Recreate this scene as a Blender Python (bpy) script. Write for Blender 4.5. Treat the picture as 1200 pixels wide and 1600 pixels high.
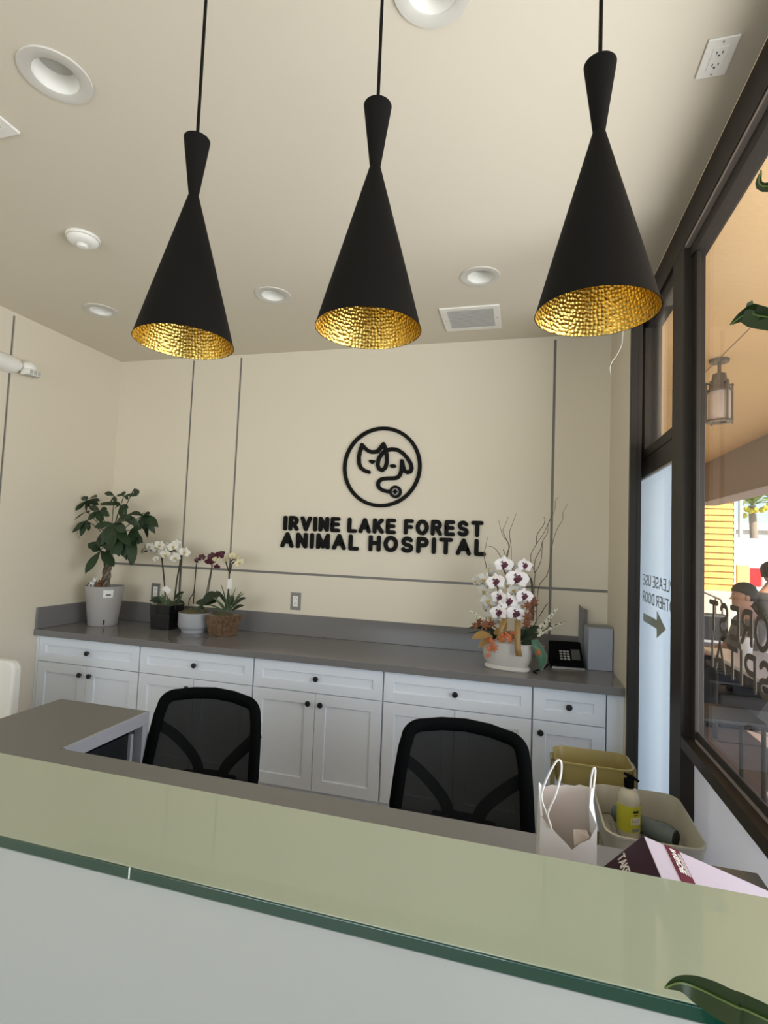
import bpy, math, random
from mathutils import Vector, Matrix, Euler
R = math.radians
random.seed(7)
scene = bpy.context.scene
for o in list(bpy.data.objects):
    bpy.data.objects.remove(o)
C = scene.collection

# ------------------------------------------------------------------ camera
EYE = Vector((0, 0, 1.507))
FW = Vector((-0.25705938, 0.96462735, 0.05843419))
RT = Vector((0.96611628, 0.25506114, 0.03953673))
UP = Vector((-0.02323392, -0.06661751, 0.99750804))
FPX = 829.59
cd = bpy.data.cameras.new('camera')
cam = bpy.data.objects.new('camera', cd)
C.objects.link(cam)
cam.matrix_world = Matrix((
    (RT.x, UP.x, -FW.x, EYE.x), (RT.y, UP.y, -FW.y, EYE.y), (RT.z, UP.z, -FW.z, EYE.z), (0, 0, 0, 1)))
cd.sensor_fit = 'HORIZONTAL'
cd.sensor_width = 36
cd.lens = FPX * 36 / 1200
cd.clip_start = 0.02
cd.clip_end = 300
scene.camera = cam

# ------------------------------------------------------------------ world, sun, daylight lamp behind the camera, added lamp outside the side window
scene.view_settings.view_transform = 'Standard'
scene.view_settings.look = 'None'
scene.view_settings.gamma = 1
scene.view_settings.use_curve_mapping = False
scene.view_settings.exposure = 0.16
w = bpy.data.worlds.new('sky')
scene.world = w
w.use_nodes = True
nt = w.node_tree
nt.nodes.clear()
sky = nt.nodes.new('ShaderNodeTexSky')
sky.sky_type = 'NISHITA'
sky.sun_disc = False
sky.sun_elevation = R(48)
sky.sun_rotation = R(140)
sky.air_density = 1.0
bgn = nt.nodes.new('ShaderNodeBackground')
bgn.inputs['Strength'].default_value = 0.23
wo = nt.nodes.new('ShaderNodeOutputWorld')
nt.links.new(sky.outputs[0], bgn.inputs[0])
nt.links.new(bgn.outputs[0], wo.inputs[0])

def lamp(name, kind, loc, energy, color=(1, 1, 1), **kw):
    l = bpy.data.lights.new(name, kind)
    l.energy = energy
    l.color = color
    for k, v in kw.items():
        setattr(l, k, v)
    o = bpy.data.objects.new(name, l)
    o.location = loc
    C.objects.link(o)
    return o

sun = lamp('sun', 'SUN', (6, -6, 12), 8.8, (1.0, 0.93, 0.82), angle=R(0.6))
sun.rotation_euler = Vector((-0.45, 0.50, -0.74)).to_track_quat('-Z', 'Y').to_euler()
# lamp in the opening behind the camera; added fill lamp outside the right window
day = lamp('daylight_front_window', 'AREA', (-1.5, -3.88, 1.50), 66, (0.84, 0.94, 1.0), shape='RECTANGLE', size=2.7, size_y=2.5)
day.rotation_euler = (R(87), 0, R(-14))
fill_side = lamp('added_fill_outside_window', 'AREA', (1.75, 0.85, 1.25), 100, (0.94, 0.97, 1.0), shape='RECTANGLE', size=2.6, size_y=2.0)
fill_side.rotation_euler = Vector((-1, 0.25, 0.15)).to_track_quat('-Z', 'Y').to_euler()

# ------------------------------------------------------------------ measured room
D = 3.3448; XL = -3.023; H = 2.8125; XS = 0.474; XW = 0.56; XG = 0.605
DF = 2.774; ZC = 0.871; ZB = 1.008; GZ = 1.035; DZ = 0.76; K = -0.0136
GB = 0.8914; GF = 0.658; DB = 1.5077

def ray(u, v):
    return FW + RT * ((u - 600) / FPX) - UP * ((v - 800) / FPX)
def at(u, v, Y):
    d = ray(u, v)
    return EYE + d * (Y / d.y)
def az(u, v, z):
    d = ray(u, v)
    return EYE + d * ((z - EYE.z) / d.z)
def ax(u, v, X):
    d = ray(u, v)
    return EYE + d * (X / d.x)

# ------------------------------------------------------------------ materials
MC = {}
def mat(name, col, rough=0.5, metal=0.0, coat=0.0, bump=0.0, bscale=200.0, var=0.0, vscale=6.0, spec=0.5, alpha=1.0,
        trans=0.0, sheen=0.0, coat_rough=0.03):
    if name in MC:
        return MC[name]
    m = bpy.data.materials.new(name)
    m.use_nodes = True
    n = m.node_tree.nodes
    L = m.node_tree.links
    b = n['Principled BSDF']
    b.inputs['Base Color'].default_value = (*col, 1)
    b.inputs['Roughness'].default_value = rough
    b.inputs['Metallic'].default_value = metal
    b.inputs['Coat Weight'].default_value = coat
    b.inputs['Coat Roughness'].default_value = coat_rough
    b.inputs['Specular IOR Level'].default_value = spec
    b.inputs['Alpha'].default_value = alpha
    b.inputs['Transmission Weight'].default_value = trans
    b.inputs['Sheen Weight'].default_value = sheen
    tc = n.new('ShaderNodeTexCoord')
    if bump:
        t = n.new('ShaderNodeTexNoise')
        t.inputs['Scale'].default_value = bscale
        t.inputs['Detail'].default_value = 3
        bn = n.new('ShaderNodeBump')
        bn.inputs['Strength'].default_value = bump
        bn.inputs['Distance'].default_value = 0.004
        L.new(tc.outputs['Object'], t.inputs['Vector'])
        L.new(t.outputs['Fac'], bn.inputs['Height'])
        L.new(bn.outputs['Normal'], b.inputs['Normal'])
    if var:
        t = n.new('ShaderNodeTexNoise')
        t.inputs['Scale'].default_value = vscale
        t.inputs['Detail'].default_value = 4
        mx = n.new('ShaderNodeMix')
        mx.data_type = 'RGBA'
        mx.inputs['A'].default_value = (*[c * (1 - var) for c in col], 1)
        mx.inputs['B'].default_value = (*[min(1, c * (1 + var)) for c in col], 1)
        L.new(tc.outputs['Object'], t.inputs['Vector'])
        L.new(t.outputs['Fac'], mx.inputs['Factor'])
        L.new(mx.outputs['Result'], b.inputs['Base Color'])
    MC[name] = m
    return m

def glass_mat(name, tint, refl=1.0):
    m = bpy.data.materials.new(name)
    m.use_nodes = True
    n = m.node_tree.nodes
    L = m.node_tree.links
    n.clear()
    tr = n.new('ShaderNodeBsdfTransparent'); tr.inputs[0].default_value = (*tint, 1)
    gl = n.new('ShaderNodeBsdfGlossy'); gl.inputs['Roughness'].default_value = 0.0
    fr = n.new('ShaderNodeFresnel')
    ge = n.new('ShaderNodeNewGeometry'); mi = n.new('ShaderNodeMapRange')
    mi.inputs['To Min'].default_value = 1.5; mi.inputs['To Max'].default_value = 1 / 1.5
    L.new(ge.outputs['Backfacing'], mi.inputs['Value']); L.new(mi.outputs[0], fr.inputs['IOR'])
    ml = n.new('ShaderNodeMath'); ml.operation = 'MULTIPLY'; ml.inputs[1].default_value = refl
    mx = n.new('ShaderNodeMixShader')
    ou = n.new('ShaderNodeOutputMaterial')
    L.new(fr.outputs[0], ml.inputs[0]); L.new(ml.outputs[0], mx.inputs[0])
    L.new(tr.outputs[0], mx.inputs[1]); L.new(gl.outputs[0], mx.inputs[2]); L.new(mx.outputs[0], ou.inputs[0])
    return m

def film_mat(name, col, refl_rough=0.05, transl=0.75):
    m = bpy.data.materials.new(name)
    m.use_nodes = True
    n = m.node_tree.nodes
    L = m.node_tree.links
    n.clear()
    a = n.new('ShaderNodeBsdfTranslucent'); a.inputs[0].default_value = (*col, 1)
    d = n.new('ShaderNodeBsdfDiffuse'); d.inputs[0].default_value = (*col, 1)
    m1 = n.new('ShaderNodeMixShader'); m1.inputs[0].default_value = transl
    gl = n.new('ShaderNodeBsdfGlossy'); gl.inputs['Roughness'].default_value = refl_rough
    fr = n.new('ShaderNodeFresnel')
    ge = n.new('ShaderNodeNewGeometry'); mi = n.new('ShaderNodeMapRange')
    mi.inputs['To Min'].default_value = 1.45; mi.inputs['To Max'].default_value = 1 / 1.45
    L.new(ge.outputs['Backfacing'], mi.inputs['Value']); L.new(mi.outputs[0], fr.inputs['IOR'])
    m2 = n.new('ShaderNodeMixShader')
    ou = n.new('ShaderNodeOutputMaterial')
    L.new(d.outputs[0], m1.inputs[1]); L.new(a.outputs[0], m1.inputs[2])
    L.new(fr.outputs[0], m2.inputs[0]); L.new(m1.outputs[0], m2.inputs[1]); L.new(gl.outputs[0], m2.inputs[2])
    L.new(m2.outputs[0], ou.inputs[0])
    return m

def gold_mat():
    m = bpy.data.materials.new('hammered_brass')
    m.use_nodes = True
    n = m.node_tree.nodes
    L = m.node_tree.links
    b = n['Principled BSDF']
    b.inputs['Base Color'].default_value = (0.58, 0.41, 0.11, 1)
    b.inputs['Metallic'].default_value = 1
    b.inputs['Roughness'].default_value = 0.26
    tc = n.new('ShaderNodeTexCoord')
    sp = n.new('ShaderNodeSeparateXYZ'); L.new(tc.outputs['Object'], sp.inputs[0])
    a2 = n.new('ShaderNodeMath'); a2.operation = 'ARCTAN2'
    L.new(sp.outputs['Y'], a2.inputs[0]); L.new(sp.outputs['X'], a2.inputs[1])
    am = n.new('ShaderNodeMath'); am.operation = 'MULTIPLY'; am.inputs[1].default_value = 13.0
    L.new(a2.outputs[0], am.inputs[0])
    zm = n.new('ShaderNodeMath'); zm.operation = 'MULTIPLY'; zm.inputs[1].default_value = 160.0
    L.new(sp.outputs['Z'], zm.inputs[0])
    cb = n.new('ShaderNodeCombineXYZ'); L.new(am.outputs[0], cb.inputs[0]); L.new(zm.outputs[0], cb.inputs[1])
    v = n.new('ShaderNodeTexVoronoi'); v.inputs['Scale'].default_value = 1.0; v.inputs['Randomness'].default_value = 0.5
    L.new(cb.outputs[0], v.inputs['Vector'])
    bn = n.new('ShaderNodeBump'); bn.inputs['Strength'].default_value = 0.45; bn.inputs['Distance'].default_value = 0.004
    L.new(v.outputs['Distance'], bn.inputs['Height'])
    L.new(bn.outputs['Normal'], b.inputs['Normal'])
    return m

def spot_mat(name, base, spot, r0, r1):
    """petals with wine coloured blotches round the centre"""
    m = bpy.data.materials.new(name)
    m.use_nodes = True
    n = m.node_tree.nodes
    L = m.node_tree.links
    b = n['Principled BSDF']
    b.inputs['Roughness'].default_value = 0.6
    tc = n.new('ShaderNodeTexCoord')
    ln = n.new('ShaderNodeVectorMath'); ln.operation = 'LENGTH'; L.new(tc.outputs['Object'], ln.inputs[0])
    mr = n.new('ShaderNodeMapRange'); mr.inputs['From Min'].default_value = r0; mr.inputs['From Max'].default_value = r1
    mr.inputs['To Min'].default_value = 1; mr.inputs['To Max'].default_value = 0
    L.new(ln.outputs['Value'], mr.inputs['Value'])
    ns = n.new('ShaderNodeTexNoise'); ns.inputs['Scale'].default_value = 95; L.new(tc.outputs['Object'], ns.inputs['Vector'])
    mu = n.new('ShaderNodeMath'); mu.operation = 'MULTIPLY'; L.new(mr.outputs[0], mu.inputs[0]); L.new(ns.outputs['Fac'], mu.inputs[1])
    st = n.new('ShaderNodeMapRange'); st.inputs['From Min'].default_value = 0.30; st.inputs['From Max'].default_value = 0.36
    L.new(mu.outputs[0], st.inputs['Value'])
    mx = n.new('ShaderNodeMix'); mx.data_type = 'RGBA'
    mx.inputs['A'].default_value = (*base, 1); mx.inputs['B'].default_value = (*spot, 1)
    L.new(st.outputs[0], mx.inputs['Factor']); L.new(mx.outputs['Result'], b.inputs['Base Color'])
    return m

def two_tone(name, c1, c2, scale, axis='wave', rough=0.6):
    m = bpy.data.materials.new(name)
    m.use_nodes = True
    n = m.node_tree.nodes
    L = m.node_tree.links
    b = n['Principled BSDF']
    b.inputs['Roughness'].default_value = rough
    tc = n.new('ShaderNodeTexCoord')
    t = n.new('ShaderNodeTexNoise'); t.inputs['Scale'].default_value = scale; t.inputs['Detail'].default_value = 5
    rp = n.new('ShaderNodeValToRGB')
    rp.color_ramp.elements[0].position = 0.38; rp.color_ramp.elements[0].color = (*c1, 1)
    rp.color_ramp.elements[1].position = 0.62; rp.color_ramp.elements[1].color = (*c2, 1)
    L.new(tc.outputs['Object'], t.inputs['Vector']); L.new(t.outputs['Fac'], rp.inputs[0]); L.new(rp.outputs[0], b.inputs['Base Color'])
    return m

M = dict(
    wall=mat('wall_paint_cream', (0.75, 0.688, 0.57), 0.6, bump=0.05, bscale=260),
    ceil=mat('ceiling_paint', (0.70, 0.643, 0.53), 0.75, bump=0.04, bscale=220),
    white=mat('white_trim_plastic', (0.86, 0.85, 0.80), 0.4),
    lens=mat('frosted_lens', (0.50, 0.49, 0.45), 0.5),
    can=mat('can_trim_off_white', (0.64, 0.62, 0.565), 0.5),
    reveal=mat('reveal_strip_grey', (0.20, 0.19, 0.185), 0.45),
    cab=mat('cabinet_white_lacquer', (0.85, 0.90, 0.98), 0.38, bump=0.02, bscale=90),
    toe=mat('toe_kick', (0.25, 0.25, 0.26), 0.6),
    knob=mat('black_knob', (0.012, 0.012, 0.013), 0.35),
    quartz=mat('grey_quartz', (0.195, 0.187, 0.187), 0.16, var=0.1, vscale=160),
    desk=mat('desk_grey_laminate', (0.20, 0.197, 0.192), 0.42, var=0.05, vscale=60),
    desk_edge=mat('desk_edge_light_grey', (0.40, 0.41, 0.46), 0.4),
    dark=mat('recess_shade_black', (0.012, 0.013, 0.015), 0.5),
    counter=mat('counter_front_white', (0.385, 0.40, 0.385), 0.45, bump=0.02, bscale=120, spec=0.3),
    glass_top=mat('painted_glass_pale_green', (0.37, 0.43, 0.325), 0.35, coat=1.0, coat_rough=0.0),
    glass_edge=mat('green_glass_edge', (0.002, 0.040, 0.024), 0.08, coat=1.0),
    silicone=mat('clear_bumper', (0.6, 0.66, 0.6), 0.1, coat=1),
    black_metal=mat('matte_black_metal', (0.006, 0.0055, 0.005), 0.75, bump=0.05, bscale=900, spec=0.12),
    gold=gold_mat(),
    sign=mat('black_acrylic', (0.0045, 0.0045, 0.0045), 0.6, spec=0.15),
    grey_disc=mat('grey_acrylic', (0.25, 0.25, 0.25), 0.5),
    bronze=mat('dark_bronze_aluminium', (0.030, 0.025, 0.021), 0.45, bump=0.03, bscale=300, spec=0.25),
    bead=mat('glazing_bead', (0.46, 0.41, 0.39), 0.3, metal=0.3),
    pane=glass_mat('window_glass', (0.95, 0.955, 0.95), 0.6),
    film=film_mat('frosted_film', (0.46, 0.56, 0.655), 0.10, 0.62),
    film2=film_mat('white_privacy_film', (0.46, 0.46, 0.48), 0.04, 0.22),
    vinyl=mat('vinyl_letter_brown', (0.085, 0.07, 0.055), 0.6),
    vinyl2=mat('vinyl_letter_grey', (0.20, 0.22, 0.23), 0.6),
    vinyl3=mat('vinyl_arrow_sage', (0.34, 0.37, 0.32), 0.6),
    fab=mat('black_plastic_chair', (0.003, 0.0035, 0.004), 0.75, spec=0.06),
    meshb=mat('black_chair_mesh', (0.010, 0.011, 0.012), 0.8, alpha=0.945, spec=0.1),
    seat=mat('black_seat_fabric', (0.01, 0.01, 0.011), 0.9),
    chrome=mat('chair_lift_metal', (0.3, 0.3, 0.3), 0.25, metal=1),
    floor=mat('floor_vinyl_grey', (0.56, 0.53, 0.49), 0.4, var=0.15, vscale=4),
    leaf=mat('money_tree_leaf', (0.012, 0.034, 0.010), 0.5, var=0.35, vscale=30),
    leaf2=mat('orchid_leaf', (0.016, 0.036, 0.016), 0.35, var=0.3, vscale=25),
    leaf3=mat('grassy_leaf', (0.055, 0.095, 0.038), 0.45, var=0.3, vscale=30),
    leafd=mat('dracaena_leaf', (0.012, 0.034, 0.006), 0.35, var=0.3, vscale=14),
    rib=mat('leaf_midrib', (0.10, 0.15, 0.04), 0.4),
    bark=two_tone('braided_bark', (0.20, 0.16, 0.11), (0.055, 0.043, 0.03), 60),
    stem=mat('orchid_stem', (0.035, 0.035, 0.022), 0.5),
    moss=mat('moss', (0.10, 0.085, 0.04), 0.95, bump=1.0, bscale=180, var=0.5, vscale=70),
    soil=mat('soil', (0.02, 0.016, 0.012), 0.95, bump=1.0, bscale=140),
    pot_grey=mat('pot_light_grey_plastic', (0.42, 0.40, 0.39), 0.3),
    pot_black=mat('pot_black_gloss', (0.006, 0.007, 0.009), 0.12, coat=0.6),
    pot_white=mat('pot_grey_white_ceramic', (0.38, 0.39, 0.42), 0.3),
    pot_brown=two_tone('pot_brown_metallic', (0.10, 0.055, 0.03), (0.19, 0.12, 0.075), 45, rough=0.35),
    pot_cream=mat('planter_white_glaze', (0.60, 0.575, 0.54), 0.18, coat=0.4),
    petal=mat('white_petal', (0.72, 0.70, 0.63), 0.6, sheen=0.1),
    petal_y=mat('cream_petal', (0.66, 0.60, 0.40), 0.6),
    petal_p=mat('wine_petal', (0.075, 0.008, 0.022), 0.55, var=0.3, vscale=60),
    lip=mat('yellow_lip', (0.50, 0.36, 0.10), 0.6),
    lip_d=mat('dark_lip', (0.075, 0.012, 0.028), 0.6),
    petal_s=spot_mat('blotched_petal', (0.84, 0.80, 0.81), (0.09, 0.015, 0.045), 0.004, 0.036),
    petal_g=mat('grey_white_petal', (0.70, 0.68, 0.64), 0.7),  # plain grey-white of the rear blooms
    twig=mat('curly_willow', (0.13, 0.085, 0.06), 0.7),
    rust=mat('rust_leaf', (0.17, 0.055, 0.022), 0.7, var=0.4, vscale=40),
    orange=mat('orange_leaf', (0.50, 0.14, 0.05), 0.6, var=0.3, vscale=40),
    ribbon=mat('gold_ribbon', (0.30, 0.17, 0.045), 0.4, sheen=0.3),
    ribbon_g=mat('green_ribbon', (0.07, 0.17, 0.10), 0.35, sheen=0.3),
    spike=mat('white_spike_bloom', (0.62, 0.60, 0.47), 0.8),
    paper=mat('white_paper', (0.80, 0.79, 0.78), 0.75),
    paper_in=mat('tissue_inside_bag', (0.68, 0.60, 0.55), 0.8),
    cream_pl=mat('cream_white_plastic', (0.50, 0.49, 0.42), 0.4),
    yellow_pl=mat('mustard_plastic', (0.34, 0.28, 0.10), 0.4),
    soap=mat('clear_bottle', (0.55, 0.54, 0.44), 0.15, coat=0.5),
    soap_l=mat('yellow_label', (0.55, 0.56, 0.045), 0.4),
    roll=mat('blue_grey_roll', (0.15, 0.19, 0.21), 0.5),
    purple=mat('plum_print', (0.035, 0.008, 0.022), 0.6, spec=0.15),
    maroon=mat('maroon_print', (0.11, 0.012, 0.03), 0.6, spec=0.2),
    lilac=mat('white_carton', (0.50, 0.44, 0.53), 0.5),
    box_b=mat('blue_grey_box', (0.37, 0.41, 0.50), 0.4),
    box_t=mat('grey_box_top', (0.22, 0.23, 0.24), 0.5),
    steel=mat('grey_card', (0.30, 0.29, 0.31), 0.35, metal=0.3),
    key=mat('phone_key', (0.38, 0.38, 0.40), 0.5),
    plate_grey=mat('grey_switch_plate', (0.26, 0.26, 0.26), 0.35, metal=0.6),
    slotd=mat('slot_black', (0.01, 0.01, 0.01), 0.6),
    stucco=mat('soffit_stucco', (0.78, 0.525, 0.265), 0.9, bump=0.6, bscale=40),
    beam=mat('soffit_beam_mauve', (0.28, 0.225, 0.215), 0.85, bump=0.3, bscale=40),
    siding=mat('yellow_siding', (0.80, 0.49, 0.14), 0.7, var=0.05, vscale=10),
    cream_st=mat('cream_stucco', (0.78, 0.70, 0.52), 0.9, bump=0.4, bscale=30),
    paving=mat('bounce_red_paving', (0.22, 0.155, 0.13), 0.7, var=0.2, vscale=3),  # reddish tone put in so bounced light warms the soffit
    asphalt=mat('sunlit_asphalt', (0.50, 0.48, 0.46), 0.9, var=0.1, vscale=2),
    lantern=mat('lantern_bronze', (0.16, 0.135, 0.115), 0.5, metal=0.4),
    lglass=mat('lantern_frosted_glass', (0.72, 0.60, 0.52), 0.4, alpha=0.75),
    carw=mat('white_car_paint', (0.80, 0.80, 0.80), 0.3, coat=0.6),
    card=mat('dark_car_paint', (0.03, 0.035, 0.04), 0.25, coat=0.8),
    cars=mat('silver_blue_car_paint', (0.36, 0.44, 0.56), 0.25, coat=0.8),
    carglass=mat('car_glass', (0.03, 0.04, 0.05), 0.05, coat=1),
    tail=mat('red_tail_lamp', (0.65, 0.02, 0.03), 0.3),
    rubber=mat('rubber', (0.02, 0.02, 0.02), 0.8),
    bldw=mat('far_white_building', (0.78, 0.73, 0.64), 0.9),
    bldr=mat('far_red_building', (0.42, 0.17, 0.13), 0.9),
    roofg=mat('far_grey_roof', (0.34, 0.33, 0.32), 0.9),
    tan=mat('tan_utility_box', (0.56, 0.44, 0.22), 0.8),
    palmt=mat('palm_trunk', (0.34, 0.27, 0.20), 0.9),
    palml=mat('palm_leaf', (0.22, 0.30, 0.05), 0.6),
    palmy=mat('palm_fruit', (0.62, 0.52, 0.04), 0.6),
    skin=mat('skin', (0.42, 0.23, 0.16), 0.55),
    hair=mat('dark_hair', (0.015, 0.011, 0.009), 0.6, bump=0.4, bscale=150),
    shirt=mat('grey_shirt', (0.13, 0.125, 0.14), 0.85, bump=0.2, bscale=60),
    shirt2=mat('charcoal_top', (0.05, 0.048, 0.05), 0.9, bump=0.2, bscale=60),
    jeans=mat('dark_trousers', (0.03, 0.035, 0.05), 0.9),
    tablew=mat('patio_table_top', (0.62, 0.59, 0.58), 0.35),
    wicker=mat('black_wicker', (0.022, 0.022, 0.025), 0.5, bump=0.8, bscale=120),
    cup=mat('white_cup', (0.75, 0.75, 0.78), 0.4),
)

# ------------------------------------------------------------------ mesh helpers
class MB:
    def __init__(s):
        s.v = []; s.f = []; s.mi = []; s.cur = 0
    def add(s, vs, fs):
        b = len(s.v)
        s.v += [Vector(p) for p in vs]
        for f in fs:
            s.f.append([b + i for i in f]); s.mi.append(s.cur)
        return s
    def box(s, a, b):
        x0, y0, z0 = a; x1, y1, z1 = b
        return s.add([(x0, y0, z0), (x1, y0, z0), (x1, y1, z0), (x0, y1, z0), (x0, y0, z1), (x1, y0, z1), (x1, y1, z1), (x0, y1, z1)],
                     [(0, 3, 2, 1), (4, 5, 6, 7), (0, 1, 5, 4), (1, 2, 6, 5), (2, 3, 7, 6), (3, 0, 4, 7)])
    def hexa(s, p):   # 8 corners: bottom ring then top ring
        return s.add(p, [(0, 3, 2, 1), (4, 5, 6, 7), (0, 1, 5, 4), (1, 2, 6, 5), (2, 3, 7, 6), (3, 0, 4, 7)])
    def rings(s, rings, cap0=True, cap1=True, closed=True):
        n = len(rings[0]); b = len(s.v)
        for r in rings:
            s.v += [Vector(p) for p in r]
        for i in range(len(rings) - 1):
            for j in range(n if closed else n - 1):
                k = (j + 1) % n
                s.f.append([b + i * n + j, b + i * n + k, b + (i + 1) * n + k, b + (i + 1) * n + j]); s.mi.append(s.cur)
        if cap0:
            s.f.append([b + j for j in reversed(range(n))]); s.mi.append(s.cur)
        if cap1:
            s.f.append([b + (len(rings) - 1) * n + j for j in range(n)]); s.mi.append(s.cur)
        return s
    def lathe(s, prof, c=(0, 0, 0), seg=32, cap0=True, cap1=True):
        rs = []
        for r, z in prof:
            rs.append([(c[0] + r * math.cos(2 * math.pi * j / seg), c[1] + r * math.sin(2 * math.pi * j / seg), c[2] + z) for j in range(seg)])
        return s.rings(rs, cap0, cap1)
    def tube(s, path, r, seg=8, closed=False, flat=None):
        """path of points; r number or list; flat=(axis,scale) squashes the section"""
        P = [Vector(p) for p in path]; n = len(P)
        rr = r if isinstance(r, (list, tuple)) else [r] * n
        rs = []; prev = None
        for i, p in enumerate(P):
            if closed:
                t = (P[(i + 1) % n] - P[i - 1])
            else:
                t = P[min(i + 1, n - 1)] - P[max(i - 1, 0)]
            if t.length < 1e-9: t = Vector((0, 0, 1))
            t.normalize()
            if prev is None:
                a = Vector((0, 1, 0)) if abs(t.y) < 0.9 else Vector((1, 0, 0))
                u = t.cross(a).normalized()
            else:
                u = (prev - t * prev.dot(t))
                u = u.normalized() if u.length > 1e-6 else t.orthogonal().normalized()
            prev = u
            v = t.cross(u)
            ring = []
            for j in range(seg):
                a = 2 * math.pi * j / seg
                o = (u * math.cos(a) + v * math.sin(a)) * rr[i]
                if flat: o[flat[0]] *= flat[1]
                ring.append(p + o)
            rs.append(ring)
        if closed:
            rs.append(rs[0])
            return s.rings(rs, False, False)
        return s.rings(rs)
    def prism(s, poly, o, ux, uy, un, h):
        """2D polygon in plane (ux,uy) at o, thickness h along un"""
        o = Vector(o); ux = Vector(ux); uy = Vector(uy); un = Vector(un)
        a = [o + ux * x + uy * y for x, y in poly]
        b = [p + un * h for p in a]
        return s.rings([a, b])
    def disc(s, c, r, ux, uy, un, h, n=12):
        return s.prism([(r * math.cos(2 * math.pi * i / n), r * math.sin(2 * math.pi * i / n)) for i in range(n)], c, ux, uy, un, h)
    def stroke(s, pts, wd, o, ux, uy, un, h, n=10):
        r = wd / 2; un = Vector(un); o = Vector(o); h0 = h
        for i, p in enumerate(pts):
            h = h0; s.k = getattr(s, 'k', 0) + 1
            lift = un * (-0.00004 * (s.k % 23) * (1 if h0 > 0.004 else 0.3))
            o_ = o; o = o_ + lift
            s.prism([(p[0] + r * math.cos(2 * math.pi * k / n), p[1] + r * math.sin(2 * math.pi * k / n)) for k in range(n)], o, ux, uy, un, h)
            if i:
                q = pts[i - 1]; dx, dy = p[0] - q[0], p[1] - q[1]; l = math.hypot(dx, dy)
                if l > 1e-6:
                    nx, ny = -dy / l * r, dx / l * r
                    s.prism([(q[0] + nx, q[1] + ny), (q[0] - nx, q[1] - ny), (p[0] - nx, p[1] - ny), (p[0] + nx, p[1] + ny)], o + lift * 0.5 - un * 0.00002, ux, uy, un, h)
            o = o_
        return s
    def ball(s, c, r, seg=12, rg=8, sc=(1, 1, 1)):
        rs = []
        for i in range(rg + 1):
            a = math.pi * i / rg
            rad = max(1e-4, math.sin(a)) * r
            rs.append([(c[0] + rad * math.cos(2 * math.pi * j / seg) * sc[0], c[1] + rad * math.sin(2 * math.pi * j / seg) * sc[1], c[2] - math.cos(a) * r * sc[2]) for j in range(seg)])
        return s.rings(rs)
    def build(s, name, m, parent=None, smooth=False, bevel=0.0, bseg=2, local=False, solid=0.0, subsurf=0):
        me = bpy.data.meshes.new(name)
        off = Vector((0, 0, 0))
        if parent is not None and not local:
            q = parent
            while q is not None:
                off = off + Vector(q.location); q = q.parent
        me.from_pydata([tuple(p - off) for p in s.v], [], s.f)
        ms = m if isinstance(m, (list, tuple)) else [m]
        for mm in ms: me.materials.append(mm)
        if len(ms) > 1:
            me.polygons.foreach_set('material_index', s.mi)
        me.validate(); me.update()
        if smooth:
            me.polygons.foreach_set('use_smooth', [True] * len(me.polygons))
            me.set_sharp_from_angle(angle=R(40))
        o = bpy.data.objects.new(name, me)
        C.objects.link(o)
        if parent is not None: o.parent = parent
        if solid:
            q = o.modifiers.new('thick', 'SOLIDIFY'); q.thickness = solid; q.offset = 0
        if bevel:
            q = o.modifiers.new('bevel', 'BEVEL'); q.width = bevel; q.segments = bseg; q.limit_method = 'ANGLE'; q.angle_limit = R(40)
        if subsurf:
            q = o.modifiers.new('sub', 'SUBSURF'); q.levels = subsurf; q.render_levels = subsurf
        return o

def empty(name, loc=(0, 0, 0), rz=0.0):
    o = bpy.data.objects.new(name, None)
    o.location = loc
    o.rotation_euler = (0, 0, rz)
    o.empty_display_size = 0.05
    C.objects.link(o)
    return o
def tag(o, label, cat, group=None):
    o['label'] = label; o['category'] = cat
    if group: o['group'] = group
    return o
def struct(o, label=None):
    o['kind'] = 'structure'
    if label: o['label'] = label
    return o
def copy_tree(o, parent=None):
    c = o.copy(); C.objects.link(c); c.parent = parent
    for ch in list(o.children): copy_tree(ch, c)
    return c

def boxo(name, a, b, m, parent=None, bevel=0.0):
    return MB().box(a, b).build(name, m, parent, bevel=bevel)

def sheet(name, x, y0, y1, z0, z1, m, parent):
    return MB().add([(x, y0, z0), (x, y1, z0), (x, y1, z1), (x, y0, z1)], [(0, 3, 2, 1)]).build(name, m, parent)

# ================================================================== THE SETTING
YF = -4.0
# floor
struct(boxo('floor', (XL, YF, -0.05), (XG, D, 0.0), M['floor']), 'grey brown vinyl floor of the reception area')
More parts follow.
